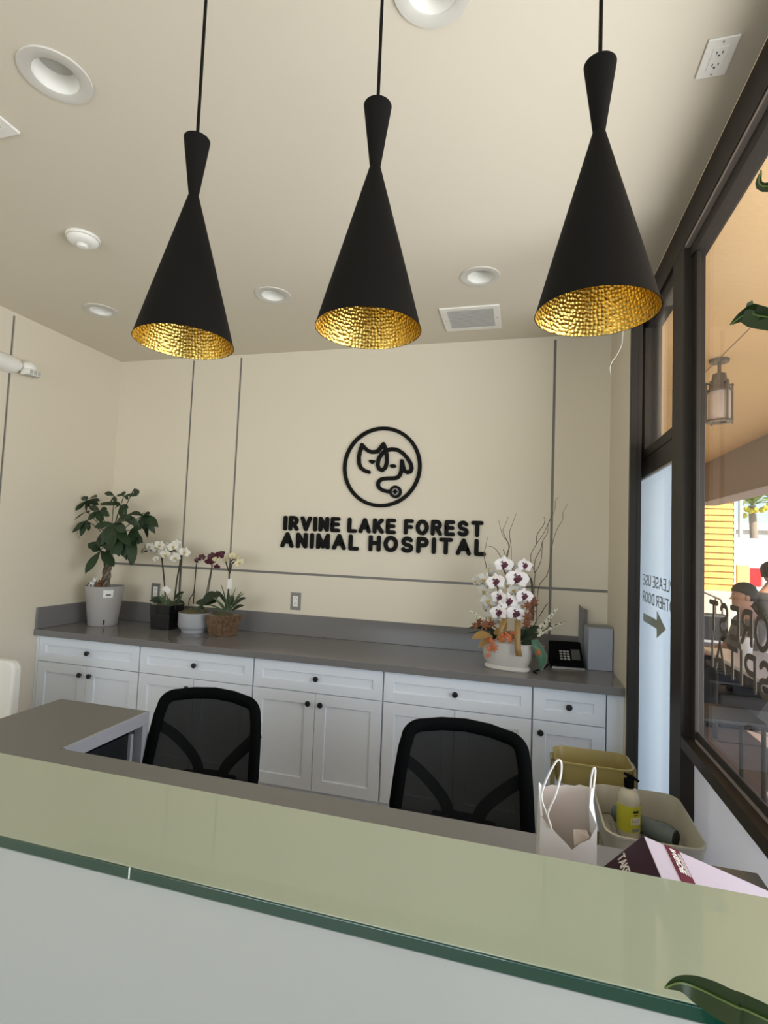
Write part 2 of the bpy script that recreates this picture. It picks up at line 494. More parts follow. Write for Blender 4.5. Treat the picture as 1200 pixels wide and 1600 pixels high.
# ceiling with round openings for the recessed lights
CAN = [(x, y) for y in (1.15, 2.52) for x in (-2.449, -1.335, -0.238)]
def ceiling():
    mb = MB(); hr = 0.085; rr = 0.062
    xs = sorted([XL - 0.1, XW] + [x + s * hr for x in (-2.449, -1.335, -0.238) for s in (-1, 1)])
    ys = sorted([YF, D + 0.1] + [y + s * hr for y in (1.15, 2.52) for s in (-1, 1)])
    for i in range(len(xs) - 1):
        for j in range(len(ys) - 1):
            cx, cy = (xs[i] + xs[i + 1]) / 2, (ys[j] + ys[j + 1]) / 2
            hole = [c for c in CAN if abs(c[0] - cx) < 0.01 and abs(c[1] - cy) < 0.01]
            if not hole:
                mb.add([(xs[i], ys[j], H), (xs[i + 1], ys[j], H), (xs[i + 1], ys[j + 1], H), (xs[i], ys[j + 1], H)], [(0, 3, 2, 1)])
            else:
                n = 32; inn = []; out = []
                for k in range(n):
                    a = 2 * math.pi * k / n
                    ca, sa = math.cos(a), math.sin(a); m_ = max(abs(ca), abs(sa))
                    inn.append((cx + rr * ca, cy + rr * sa, H)); out.append((cx + hr * ca / m_, cy + hr * sa / m_, H))
                mb.rings([inn, out], False, False)
    # slab above
    mb.box((XL - 0.1, YF, H + 0.12), (XW, D + 0.1, H + 0.2))
    return mb.build('ceiling', M['ceil'])
struct(ceiling(), 'cream painted ceiling over the reception desk')

# back wall: dark backing with raised panels, reveal joints between them
GX = [-2.3817, -1.9925, 0.1545]; GZ_H = 1.277; GWID = 0.016; PT = 0.008
wb = struct(boxo('wall_back', (XL - 0.1, D, 0), (XG + 0.02, D + 0.12, H), M['reveal']), 'cream back wall divided by dark reveal lines')
xs = [XL] + GX + [XS]
for (z0, z1) in ((0.0, GZ_H - GWID / 2), (GZ_H + GWID / 2, 2.792)):
    for i in range(len(xs) - 1):
        a = xs[i] + (GWID / 2 if i else 0); b = xs[i + 1] - (GWID / 2 if i < len(xs) - 2 else 0)
        boxo('wall_panel', (a, D - PT, z0), (b, D + 0.001, z1), M['wall'], wb)
boxo('top_strip', (XL, D - PT, 2.792), (XS, D + 0.001, H), M['wall'], wb)
# left wall
wl = struct(boxo('wall_left', (XL - 0.12, YF, 0), (XL, D, H), M['reveal']), 'cream left wall with one dark vertical reveal line')
for (a, b) in ((YF, 1.1), (1.1 + GWID, 2.451 - GWID / 2), (2.451 + GWID / 2, D)):
    boxo('wall_panel', (XL - 0.001, a, 0), (XL + PT, b, 2.792), M['wall'], wl)
boxo('top_strip', (XL - 0.001, YF, 2.792), (XL + PT, D, H), M['wall'], wl)
# right stub wall
wr = struct(boxo('wall_right', (XS, 2.735, 0), (0.524, D, H), M['wall']), 'narrow cream wall return beside the door')
# wall behind the camera with its storefront opening
wf = struct(MB().box((XL, YF - 0.1, 0), (XG, YF, 0.18)).box((XL, YF - 0.1, 2.72), (XG, YF, H)).box((XL, YF - 0.1, 0.18), (-2.85, YF, 2.72)).box((0.6, YF - 0.1, 0.18), (XG, YF, 2.72)).build('wall_front', M['wall']))

# window wall on the right
win = empty('window_1', (XG, 1.1, 0)); struct(win, 'large right hand storefront window with dark bronze frame')
wb_ = lambda n, a, b, m=M['bronze'], bv=0.002: boxo(n, a, b, m, win, bv)
wb_('header', (XW, YF, 2.685), (XG + 0.03, D, H))
wb_('header_return', (0.5245, 2.735, 2.685), (XW - 0.0005, D, H))
wb_('header_rail', (XW + 0.022, YF, 2.632), (XG + 0.03, 2.174, 2.683))
wb_('header_bead', (XW + 0.004, YF, 2.672), (XW + 0.0215, 2.174, 2.6845), M['bead'], 0)
wb_('mullion', (XW, 2.174, 0), (XG + 0.03, 2.325, 2.684))
wb_('glazing_stop', (XW + 0.03, 2.12, 0.858), (XG - 0.002, 2.1735, 2.631))
wb_('sill', (XW, YF, 0.813), (XG + 0.03, 2.1735, 0.857))
wb_('sill_bead', (XW + 0.032, YF, 0.8575), (XW + 0.036, 2.119, 0.866), M['bead'], 0)
wb_('bottom_rail', (XW + 0.036, YF, 0.8575), (XG - 0.002, 2.119, 0.892))
wb_('bottom_frame', (XW, YF, 0.0), (XG + 0.03, 2.1735, 0.07))
wb_('rear_mullion', (XW, -0.75, 0.07), (XG + 0.03, -0.62, 2.63))
boxo('pane', (XG, -0.62, 0.857), (XG + 0.006, 2.174, 2.64), M['pane'], win)
sheet('film_pane', XG, -0.62, 2.1735, 0.07, 0.812, M['film2'], win)
boxo('rear_pane', (XG, YF, 0.857), (XG + 0.006, -0.75, 2.64), M['pane'], win)
sheet('rear_film_pane', XG, YF, -0.75, 0.07, 0.812, M['film2'], win)
# jamb by the stub wall + transom
jb = empty('window_2', (XG, 2.5, 2.0)); struct(jb, 'transom window above the frosted door')
boxo('jamb', (XS, 2.70, 0), (0.503, 2.734, 2.684), M['bronze'], jb, 0.002)
boxo('jamb_return', (0.5035, 2.706, 0), (0.524, 2.7345, 2.684), M['bronze'], jb, 0.002)
boxo('transom_bar', (XW, 2.3255, 1.972), (XG + 0.03, 3.04, 2.017), M['bronze'], jb, 0.002)
boxo('transom_rail', (XW + 0.012, 2.3255, 2.632), (XG + 0.03, 3.04, 2.684), M['bronze'], jb)
boxo('transom_stile', (XW, 2.83, 2.018), (XG + 0.03, 3.04, 2.631), M['bronze'], jb)
boxo('far_jamb', (XW, 3.0405, 0), (XG + 0.03, D, 2.684), M['bronze'], jb)
boxo('pane', (XW + 0.014, 2.3255, 2.017), (XW + 0.02, 2.8295, 2.632), M['pane'], jb)
# frosted door
dr = empty('door_1', (0.58, 2.68, 0)); struct(dr, 'frosted glass door in dark bronze frame by the back counter')
boxo('top_rail', (0.562, 2.327, 1.884), (0.60, 3.04, 1.970), M['bronze'], dr, 0.002)
boxo('bottom_rail', (0.562, 2.327, 0.0), (0.60, 3.04, 0.2), M['bronze'], dr, 0.002)
boxo('stile', (0.562, 2.985, 0.2), (0.60, 3.04, 1.884), M['bronze'], dr, 0.002)
boxo('stile', (0.585, 2.327, 0.2), (0.60, 2.36, 1.884), M['bronze'], dr, 0.002)
boxo('glazing_bead', (0.564, 2.327, 1.874), (0.574, 2.984, 1.8835), M['bead'], dr)
sheet('frosted_pane', 0.576, 2.327, 2.985, 0.2, 1.884, M['film'], dr)

# ------------------------------------------------------------------ stroke font
def arc(cx, cy, rx, ry, a0, a1, n=8):
    return [(cx + rx * math.cos(R(a0 + (a1 - a0) * i / n)), cy + ry * math.sin(R(a0 + (a1 - a0) * i / n))) for i in range(n + 1)]
bowl = [(0, 1), (0.33, 1)] + arc(0.33, 0.74, 0.25, 0.26, 90, -90, 7)[1:] + [(0, 0.48)]
FONT = {
    'I': (0.0, [[(0, 0), (0, 1)]]),
    'L': (0.50, [[(0, 1), (0, 0), (0.5, 0)]]),
    'T': (0.66, [[(0, 1), (0.66, 1)], [(0.33, 1), (0.33, 0)]]),
    'E': (0.54, [[(0.53, 1), (0, 1), (0, 0), (0.54, 0)], [(0, 0.52), (0.48, 0.52)]]),
    'F': (0.50, [[(0.5, 1), (0, 1), (0, 0)], [(0, 0.50), (0.44, 0.50)]]),
    'H': (0.60, [[(0, 0), (0, 1)], [(0.6, 0), (0.6, 1)], [(0, 0.53), (0.6, 0.53)]]),
    'N': (0.60, [[(0, 0), (0, 1), (0.6, 0), (0.6, 1)]]),
    'M': (0.74, [[(0, 0), (0, 1), (0.37, 0.06), (0.74, 1), (0.74, 0)]]),
    'V': (0.70, [[(0, 1), (0.35, 0), (0.70, 1)]]),
    'A': (0.74, [[(0, 0), (0.37, 1), (0.74, 0)], [(0.14, 0.34), (0.60, 0.34)]]),
    'K': (0.64, [[(0, 0), (0, 1)], [(0.60, 1), (0, 0.36)], [(0.22, 0.58), (0.64, 0)]]),
    'R': (0.62, [[(0, 0), (0, 1)], bowl, [(0.30, 0.48), (0.62, 0)]]),
    'P': (0.58, [[(0, 0), (0, 1)], bowl]),
    'D': (0.62, [[(0, 0), (0, 1), (0.26, 1)] + arc(0.26, 0.5, 0.36, 0.5, 90, -90, 10)[1:] + [(0, 0)]]),
    'O': (0.76, [arc(0.38, 0.5, 0.38, 0.5, 0, 360, 18)]),
    'U': (0.60, [[(0, 1)] + arc(0.3, 0.3, 0.3, 0.3, 180, 360, 8) + [(0.6, 1)]]),
    'S': (0.60, [arc(0.30, 0.74, 0.27, 0.26, 25, 270, 9) + arc(0.30, 0.24, 0.30, 0.24, 90, -155, 9)[1:]]),
}
def letters(text, total, hgt, stroke, o, ux, uy, un, th, m, parent, space=0.42, gap=0.34, name='letter'):
    """text laid along ux so that it spans `total`; every letter is a part"""
    adv = 0.0; pos = []
    for ch in text:
        if ch == ' ':
            adv += space; continue
        wd = FONT[ch][0]; pos.append((ch, adv)); adv += wd + gap
    adv -= gap
    sx = (total - stroke) / adv
    for ch, x0 in pos:
        mb = MB()
        for st in FONT[ch][1]:
            mb.stroke([(stroke / 2 + (x0 + px) * sx, stroke / 2 + py * (hgt - stroke)) for px, py in st], stroke, o, ux, uy, un, th)
        mb.build(name, m, parent)

# lettering on the window and the door (read from outside)
yv, zv, xv = Vector((0, 1, 0)), Vector((0, 0, 1)), Vector((1, 0, 0))
wt = tag(empty('window_lettering', (XG, 1.75, 1.2)), 'brown vinyl letters on the big window, seen from behind', 'lettering')
letters('FOREST', 0.535, 0.102, 0.0160, (XG - 0.003, 2.013 - 0.535, 1.262), yv, zv, xv, 0.002, M['vinyl'], wt, gap=0.28)
letters('HOSPITAL', 0.70, 0.102, 0.0160, (XG - 0.003, 2.043 - 0.70, 1.143), yv, zv, xv, 0.002, M['vinyl'], wt, gap=0.30)
dt = tag(empty('door_lettering', (0.572, 2.6, 1.3)), 'thin grey letters and arrow on the frosted door, seen from behind', 'lettering')
letters('PLEASE USE', 0.555, 0.052, 0.0058, (0.5725, 2.340, 1.353), yv, zv, xv, 0.002, M['vinyl2'], dt, gap=0.3)
letters('OTHER DOOR', 0.565, 0.052, 0.0058, (0.5725, 2.335, 1.272), yv, zv, xv, 0.002, M['vinyl2'], dt, gap=0.3)
MB().prism([(0, 0.0), (0.15, 0.058), (0.15, 0.019), (0.425, 0.019), (0.425, -0.019), (0.15, -0.019), (0.15, -0.058)], (0.5725, 2.452, 1.196), yv, zv, xv, 0.002).build('arrow', M['vinyl3'], dt)

# ------------------------------------------------------------------ sign on the back wall
sy = D - PT - 0.018
sg = tag(empty('wall_sign_lettering', (-0.92, sy, 1.45)), 'raised black two row lettering on the cream back wall', 'sign')
X, Z, NY = Vector((1, 0, 0)), Vector((0, 0, 1)), Vector((0, 1, 0))
p0 = at(441, 831, sy); p1 = at(756, 839, sy)
letters('IRVINE LAKE FOREST', 1.345, 0.101, 0.0250, (-1.592, sy, 1.566), X, Z, NY, 0.016, M['sign'], sg, gap=0.50, space=0.50)
letters('ANIMAL HOSPITAL', 1.378, 0.106, 0.0258, (-1.606, sy, 1.450), X, Z, NY, 0.016, M['sign'], sg, gap=0.50, space=0.50)
em = tag(empty('wall_emblem', (-0.915, sy, 1.74)), 'round black cat and dog line emblem above the lettering', 'emblem')
cc = Vector((-0.915, sy, 2.0035))
ring = []
for r_ in (0.266, 0.243):
    ring.append([(r_ * math.cos(2 * math.pi * k / 64), r_ * math.sin(2 * math.pi * k / 64)) for k in range(64)])
mb = MB()
P3 = lambda q, dy: cc + Vector((q[0], dy, q[1]))
mb.rings([[P3(q, 0) for q in ring[0]], [P3(q, 0.016) for q in ring[0]], [P3(q, 0.016) for q in ring[1]], [P3(q, 0) for q in ring[1]], [P3(q, 0) for q in ring[0]]], False, False)
mb.build('ring', M['sign'], em)
def crop_pts(pts):      # points measured on the emblem, as offsets on the wall plane
    out = []
    for cx, cy in pts:
        q = at(520 + cx / 7.5, 650 + cy / 7.5, sy)
        out.append((q.x - cc.x, q.z - cc.z))
    return out
def smooth_path(pts, n=5):
    out = []
    P = [Vector((p[0], p[1], p[2] if len(p) > 2 else 0)) for p in pts]
    for i in range(len(P) - 1):
        a, b, c, d = P[max(i - 1, 0)], P[i], P[i + 1], P[min(i + 2, len(P) - 1)]
        for k in range(n):
            t = k / n
            out.append(0.5 * ((2 * b) + (c - a) * t + (2 * a - 5 * b + 4 * c - d) * t * t + (3 * b - a - 3 * c + d) * t ** 3))
    out.append(P[-1])
    return [tuple(p) for p in out] if len(pts[0]) > 2 else [(p.x, p.y) for p in out]
cat_line = crop_pts([(418, 655), (370, 640), (325, 605), (305, 555), (302, 480), (315, 410), (340, 335), (375, 375), (410, 405), (450, 420), (495, 418), (525, 410), (560, 365), (592, 325), (615, 385), (630, 460), (630, 540), (612, 605), (575, 635), (540, 620), (522, 570), (535, 500), (570, 440), (620, 400), (690, 388), (760, 395), (820, 435), (870, 490), (910, 555), (922, 610), (905, 650), (870, 660), (838, 640), (820, 580), (808, 525)])
mb = MB(); mb.stroke(cat_line, 0.0245, cc, X, Z, NY, 0.016, 12); mb.build('animal_outline', M['sign'], em)
tube_line = smooth_path(crop_pts([(808, 525), (805, 590), (795, 660), (765, 712), (720, 728), (640, 730), (570, 740), (530, 780), (535, 830), (575, 865), (625, 880), (690, 890)]), 3)
mb = MB(); mb.stroke(tube_line, 0.0245, cc, X, Z, NY, 0.016, 12); mb.build('stethoscope_tube', M['sign'], em)
hc = crop_pts([(732, 887)])[0]
hp = cc + Vector((hc[0], 0, hc[1]))
cp = MB().disc(hp, 0.041, X, Z, NY, 0.016, 32).build('chest_piece', M['sign'], em)
MB().disc(hp + Vector((0, -0.002, 0)), 0.023, X, Z, NY, 0.002, 24).build('disc', M['grey_disc'], cp)
MB().box(hp + Vector((-0.016, -0.004, -0.006)), hp + Vector((0.016, -0.002, 0.006))).box(hp + Vector((-0.006, -0.004, -0.016)), hp + Vector((0.006, -0.002, 0.016))).build('cross', M['sign'], cp)
e1 = crop_pts([(418, 518), (455, 512), (495, 520), (490, 538), (455, 562), (425, 540)])
MB().prism(e1, cc, X, Z, NY, 0.016).build('cat_eye', M['sign'], em)
e2 = crop_pts([(703 + 39 * math.cos(a * math.pi / 8), 584 + 22 * math.sin(a * math.pi / 8)) for a in range(16)])
MB().prism(e2, cc, X, Z, NY, 0.016).build('dog_eye', M['sign'], em)

# ================================================================== BACK CABINETS
CW = 0.762; C0 = -2.9917; ZD = 0.6709; ZT = ZC - 0.039; ZK = 0.152
def shaker(mb, x0, x1, z0, z1, y, mar, dep=0.009, th=0.02):
    """slab with recessed centre field, front at y"""
    a, b, c, d = x0 + mar, x1 - mar, z0 + mar, z1 - mar
    o = [(x0, y, z0), (x1, y, z0), (x1, y, z1), (x0, y, z1)]
    i = [(a, y, c), (b, y, c), (b, y, d), (a, y, d)]
    j = [(a + .002, y + dep, c + .002), (b - .002, y + dep, c + .002), (b - .002, y + dep, d - .002), (a + .002, y + dep, d - .002)]
    k = [(x0, y + th, z0), (x1, y + th, z0), (x1, y + th, z1), (x0, y + th, z1)]
    mb.rings([k, o, i, j])
    return mb
def knob_part(x, z, y, parent):
    mb = MB()
    prof = [(0.006, 0.0), (0.006, 0.010), (0.0145, 0.015), (0.0155, 0.021), (0.012, 0.026), (0.004, 0.0275)]
    rs = [[(x + r * math.cos(2 * math.pi * j / 16), y - h, z + r * math.sin(2 * math.pi * j / 16)) for j in range(16)] for r, h in prof]
    mb.rings(rs)
    return mb.build('knob', M['knob'], parent, smooth=True)
cab_words = ['leftmost white base cabinet under the potted money tree', 'second white base cabinet from the left behind the left chair',
             'middle white base cabinet between the two office chairs', 'white base cabinet behind the right office chair',
             'narrow white base cabinet at the right end by the door']
for i in range(5):
    x0 = C0 + CW * i; wd = CW if i < 4 else 0.3407; x1 = x0 + wd
    cb = tag(empty('base_cabinet', ((x0 + x1) / 2, DF, 0)), cab_words[i], 'cabinet', 'white shaker base cabinets')
    boxo('body', (x0 + 0.001, DF + 0.021, 0.10), (x1 - 0.001, D - PT - 0.001, ZT - 0.001), M['cab'], cb)
    boxo('toe_kick', (x0 + 0.001, DF + 0.08, 0.0), (x1 - 0.001, DF + 0.10, 0.10), M['toe'], cb)
    g = 0.0045
    dw = shaker(MB(), x0 + g, x1 - g, ZD + 0.002, ZT - 0.005, DF, 0.052).build('drawer', M['cab'], cb, bevel=0.0012)
    knob_part((x0 + x1) / 2, (ZD + ZT) / 2 - 0.002, DF + 0.0085, dw)
    xm = (x0 + x1) / 2
    if i < 4:
        for s in (-1, 1):
            a, b = (x0 + g, xm - 0.0015) if s < 0 else (xm + 0.0015, x1 - g)
            do = shaker(MB(), a, b, ZK, ZD - 0.002, DF, 0.06).build('door', M['cab'], cb, bevel=0.0012)
            knob_part(xm + s * 0.036, ZD - 0.055, DF, do)
    else:
        do = shaker(MB(), x0 + g, x1 - g, ZK, ZD - 0.002, DF, 0.06).build('door', M['cab'], cb, bevel=0.0012)
        knob_part(x0 + 0.04, ZD - 0.055, DF, do)
fl = tag(boxo('filler_strip', (C0 + 4 * CW + 0.342, DF + 0.004, 0.0), (XS - 0.001, DF + 0.03, ZT - 0.001), M['cab'], None, 0.001), 'white filler strip between narrow cabinet and door wall', 'filler panel')
fl2 = tag(boxo('filler_strip', (XL + PT + 0.001, DF + 0.004, 0.0), (C0 - 0.001, DF + 0.03, ZT - 0.001), M['cab'], None, 0.001), 'white filler strip between leftmost cabinet and left wall', 'filler panel')
wk = tag(empty('back_worktop', (-1.3, 3.0, ZT)), 'long grey quartz worktop with upstand along the back wall', 'worktop')
boxo('slab', (XL + PT + 0.001, DF - 0.025, ZT), (XS - 0.001, D - PT - 0.001, ZC), M['quartz'], wk, 0.002)
boxo('backsplash', (XL + PT + 0.021, D - PT - 0.021, ZC + 0.0005), (XS - 0.001, D - PT - 0.001, ZB), M['quartz'], wk, 0.0015)
boxo('side_splash', (XL + PT + 0.001, DF - 0.02, ZC + 0.0005), (XL + PT + 0.020, D - PT - 0.001, ZB), M['quartz'], wk, 0.0015)

# ================================================================== RECEPTION COUNTER AND DESK
def slab_k(mb, x0, x1, y0, y1, z0, z1):
    """box whose long sides follow the counter line y = y0 + K x"""
    p = [(x0, y0 + K * x0), (x1, y0 + K * x1), (x1, y1 + K * x1), (x0, y1 + K * x0)]
    return mb.hexa([(a, b, z0) for a, b in p] + [(a, b, z1) for a, b in p])
CX0, CX1 = -2.25, 0.553
rc = tag(empty('reception_counter', (-0.8, 0.78, 0)), 'white fronted reception counter under the green glass ledge', 'counter')
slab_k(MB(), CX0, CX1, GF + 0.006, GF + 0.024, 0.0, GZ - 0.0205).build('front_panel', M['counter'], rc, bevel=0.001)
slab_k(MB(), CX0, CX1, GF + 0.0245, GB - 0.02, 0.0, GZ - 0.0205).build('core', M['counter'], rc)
gl = tag(empty('glass_ledge', (-0.8, 0.78, GZ - 0.015)), 'pale green glass transaction ledge in the foreground', 'counter top')
slab_k(MB(), CX0, CX1, GF + 0.0035, GB, GZ - 0.016, GZ).build('glass_top', M['glass_top'], gl, bevel=0.001)
slab_k(MB(), CX0, CX1, GF, GF + 0.003, GZ - 0.0155, GZ - 0.0004).build('polished_edge', M['glass_edge'], gl, bevel=0.0008)
q = at(208, 1362, 0.0); 
sp = az(209, 1360, GZ - 0.008)
boxo('bumper', (sp.x - 0.0012, GF + K * sp.x - 0.0015, GZ - 0.0145), (sp.x + 0.0012, GF + K * sp.x + 0.0005, GZ + 0.0012), M['silicone'], gl, 0.0008)
dk = tag(empty('reception_desk', (-1.0, 1.3, 0)), 'grey topped L shaped work desk behind the glass ledge', 'desk')
RX0, RX1, RY = -1.975, -1.5254, 1.9655
MB().prism([(RX0, GB - 0.019 + K * RX0), (0.553, GB - 0.019 + K * 0.553), (0.553, DB + K * 0.553), (RX1, DB + K * RX1), (RX1, RY), (RX0, RY)], (0, 0, DZ - 0.03), X, yv, Z, 0.03).build('desk_top', M['desk'], dk, bevel=0.0015)
boxo('return_edge', (RX1, DB + 0.03, DZ - 0.05), (RX1 + 0.012, RY + 0.002, DZ - 0.001), M['desk_edge'], dk, 0.001)
boxo('return_post', (RX1 - 0.03, RY - 0.035, 0.0), (RX1 + 0.012, RY + 0.0019, DZ - 0.0505), M['desk_edge'], dk, 0.001)
boxo('return_back_panel', (RX0, RY - 0.03, 0.0), (RX1 - 0.031, RY - 0.004, DZ - 0.0305), M['desk_edge'], dk)
boxo('return_left_panel', (RX0, DB + 0.04, 0.0), (RX0 + 0.02, RY - 0.031, DZ - 0.0305), M['desk_edge'], dk)
recess_blk = empty('recess_shade_block', (-1.7, 1.75, 0)); tag(recess_blk, 'black block standing in for the dark recess under the desk return', 'pedestal')
boxo('body', (RX0 + 0.03, DB + 0.06, 0.02), (RX1 - 0.012, RY - 0.075, DZ - 0.07), M['dark'], recess_blk, 0.003)  # black block put in as the shade of the open recess
boxo('edge_trim', (RX1 - 0.0115, RY - 0.089, 0.02), (RX1 + 0.002, RY - 0.0755, DZ - 0.07), M['desk_edge'], recess_blk)
boxo('handle', (RX1 - 0.0115, 1.62, 0.55), (RX1 - 0.004, 1.74, 0.565), M['plate_grey'], recess_blk)

# ================================================================== OFFICE CHAIRS
def office_chair(label):
    c = tag(empty('office_chair'), label, 'chair', 'black mesh office chairs')
    # backrest, local: faces -y, back plane y=0.20; x across
    def outline(sx, st, n=8):
        zb, zt = 0.42, 0.838
        pts = [(-0.235 * sx, zb), (-0.236 * sx, 0.55), (-0.228 * sx, 0.66), (-0.219 * sx, 0.745)]
        pts += [(-0.155 * sx - 0.056 * sx * math.cos(a), zt - 0.060 * st + 0.046 * math.sin(a)) for a in [i * math.pi / 2 / n for i in range(n + 1)]]
        pts += [(-0.09 * sx, zt - 0.0045 * st), (0, zt)]
        return pts + [(-x, z) for x, z in reversed(pts[:-1])]
    yb = 0.20
    bend = lambda x, z: yb + 0.05 * (1 - (x / 0.24) ** 2) + 0.16 * max(0, z - 0.5)
    o = outline(1, 1)
    path = [(x, bend(x, z), z) for x, z in o]
    MB().tube(path, 0.0245, 10, closed=True, flat=(1, 0.55)).build('back_frame', M['fab'], c, smooth=True, local=True)
    # mesh panel: grid inside the frame
    mb = MB(); rows = []
    L_ = [p for p in o[:len(o) // 2 + 1]]
    for x, z in L_:
        rows.append([(x + (-2 * x) * k / 12, bend(x + (-2 * x) * k / 12, z) + 0.004, z) for k in range(13)])
    mb.rings(rows, False, False, closed=False)
    mb.build('back_mesh', M['meshb'], c, smooth=True, local=True)
    for s in (-1, 1):
        p = smooth_path([(0.05 * s, yb + 0.11, 0.43), (0.06 * s, yb + 0.11, 0.52), (0.10 * s, yb + 0.115, 0.575), (0.17 * s, yb + 0.10, 0.645), (0.222 * s, yb + 0.055, 0.70)], 4)
        MB().tube(p, 0.0235, 10, flat=(1, 0.6)).build('back_support', M['fab'], c, smooth=True, local=True)
    MB().box((-0.06, yb + 0.06, 0.36), (0.06, yb + 0.12, 0.52)).build('spine', M['fab'], c, bevel=0.015, local=True)
    MB().box((-0.12, yb + 0.068, 0.47), (0.12, yb + 0.112, 0.51)).build('lumbar_bar', M['fab'], c, bevel=0.012, local=True)
    MB().box((-0.24, -0.27, 0.43), (0.24, 0.21, 0.50)).build('seat', M['seat'], c, bevel=0.03, bseg=4, local=True)
    MB().box((-0.05, -0.1, 0.37), (0.05, 0.30, 0.428)).build('tilt_mechanism', M['fab'], c, bevel=0.01, local=True)
    MB().lathe([(0.028, 0.10), (0.028, 0.25), (0.018, 0.25), (0.018, 0.37)], seg=16).build('gas_lift', M['chrome'], c, smooth=True, local=True)
    for k in range(5):
        a = 2 * math.pi * k / 5 + 0.3
        e = Vector((0.235 * math.cos(a), 0.235 * math.sin(a), 0.075))
        lg = MB().tube([(0, 0, 0.115), tuple(e)], [0.026, 0.017], 8).build('leg', M['fab'], c, local=True)
        t = Vector((-math.sin(a), math.cos(a), 0))
        w_ = MB(); cpt = e + Vector((0, 0, -0.047))
        for s in (-1, 1):
            w_.tube([tuple(cpt + t * s * 0.010), tuple(cpt + t * s * 0.024)], 0.028, 14)
        w_.build('caster', M['rubber'], lg, local=True)
    return c
ch1 = office_chair('left black mesh back office chair beside the desk return')
ch1.location = (-1.245, 1.755, 0.0); ch1.rotation_euler = (0, 0, R(4))
ch2 = copy_tree(ch1)
ch2['label'] = 'right black mesh back office chair near the white paper bag'
ch2.location = (-0.213, 1.75, 0.0); ch2.rotation_euler = (0, 0, R(-3))

# ================================================================== PENDANT LAMPS
def pendant(x, y, zr, label):
    r, h, hw, rt, rw = 0.0951, 0.4198, 0.3043, 0.0257, 0.0098
    p = tag(empty('pendant_lamp', (x, y, zr)), label, 'pendant lamp', 'black hourglass pendant lamps')
    mb = MB()
    mb.lathe([(r, 0.0), (r * 0.985, 0.003)] + [(r + (rw - r) * t - 0.004 * math.sin(math.pi * t) * 0, hw * t) for t in (0.25, 0.5, 0.75, 0.96)] + [(rw, hw)], (x, y, zr), 64, False, False)
    mb.lathe([(rw, hw)] + [(rw + (rt - rw) * t, hw + (h - hw) * t) for t in (0.25, 0.5, 0.75, 1.0)] + [(rt - 0.003, h + 0.001), (0.004, h - 0.002)], (x, y, zr), 64, False, True)
    mb.build('shade', M['black_metal'], p, smooth=True)
    inner = MB()
    inner.lathe([(r - 0.0012, 0.0002)] + [(r - 0.0012 + (rw - r) * t, hw * t) for t in (0.1, 0.2, 0.3, 0.4, 0.5, 0.6, 0.7, 0.8)] + [(0.012, hw * 0.86)], (x, y, zr), 96, False, True)
    inner.build('brass_lining', M['gold'], p, smooth=True)
    MB().lathe([(0.016, 0.20), (0.016, 0.25)], (x, y, zr), 20).build('lamp_socket', M['black_metal'], p, smooth=True)
    MB().lathe([(0.004, 0.115), (0.016, 0.12), (0.026, 0.135), (0.028, 0.15), (0.02, 0.18), (0.013, 0.1995)], (x, y, zr), 20).build('bulb', M['white'], p, smooth=True)
    MB().tube([(x, y, zr + h - 0.003), (x, y, H - 0.02)], 0.0032, 10).build('suspension_rod', M['black_metal'], p, smooth=True)
    MB().lathe([(0.05, 0.0), (0.052, 0.003), (0.052, 0.0195)], (x, y, H - 0.0202), 32).build('ceiling_canopy', M['black_metal'], p, smooth=True)
    return p
for i, lb in enumerate(('leftmost black hourglass pendant lamp with hammered brass inside', 'middle black hourglass pendant lamp with hammered brass inside', 'rightmost black hourglass pendant lamp nearest the window')):
    pendant(-0.9295 * 0.71 + i * 0.5365 * 0.71, (1.255 - 0.0044 * i) * 0.71, EYE.z + (2.0415 - EYE.z) * 0.71, lb)

# ================================================================== CEILING FITTINGS
can_words = ['recessed ceiling light out at the left of the front row', 'large recessed ceiling light at upper left, nearest the camera', 'recessed ceiling light cut by the top edge of the picture',
             'small recessed ceiling light above the left wall corner', 'small recessed ceiling light between the left and middle pendants', 'small recessed ceiling light just above the ceiling vent grille']
for (x, y), lb in zip(CAN, can_words):
    if (x, y) == (-2.449, 1.15): continue
    c = tag(empty('recessed_light', (x, y, H)), lb, 'ceiling light', 'recessed ceiling lights')
    MB().lathe([(0.061, 0.0008), (0.061, -0.004), (0.064, -0.006), (0.0945, -0.005), (0.096, -0.003), (0.096, -0.0004)], (x, y, H), 48, False, False).build('trim_ring', M['can'], c, smooth=True)
    MB().lathe([(0.0605, -0.004), (0.058, 0.008), (0.050, 0.042), (0.049, 0.046)], (x, y, H), 48, False, False).build('baffle', M['white'], c, smooth=True)
    MB().lathe([(0.0488, 0.0455), (0.045, 0.044), (0.0, 0.0425)], (x, y, H), 48, True, False).build('lens', M['lens'], c, smooth=True)
sm = tag(empty('smoke_detector', (-1.927, 1.854, H)), 'round white smoke detector on the ceiling at left', 'smoke detector')
MB().lathe([(0.068, -0.0005), (0.070, -0.006), (0.068, -0.012)], (-1.927, 1.854, H), 40).build('base', M['white'], sm, smooth=True)
MB().lathe([(0.060, -0.0125), (0.064, -0.016), (0.060, -0.026), (0.048, -0.034), (0.030, -0.037)], (-1.927, 1.854, H), 40).build('cover', M['white'], sm, smooth=True)
MB().lathe([(0.022, -0.0375), (0.024, -0.041), (0.018, -0.049), (0.008, -0.051)], (-1.927, 1.854, H), 24).build('sensor_cap', M['white'], sm, smooth=True)

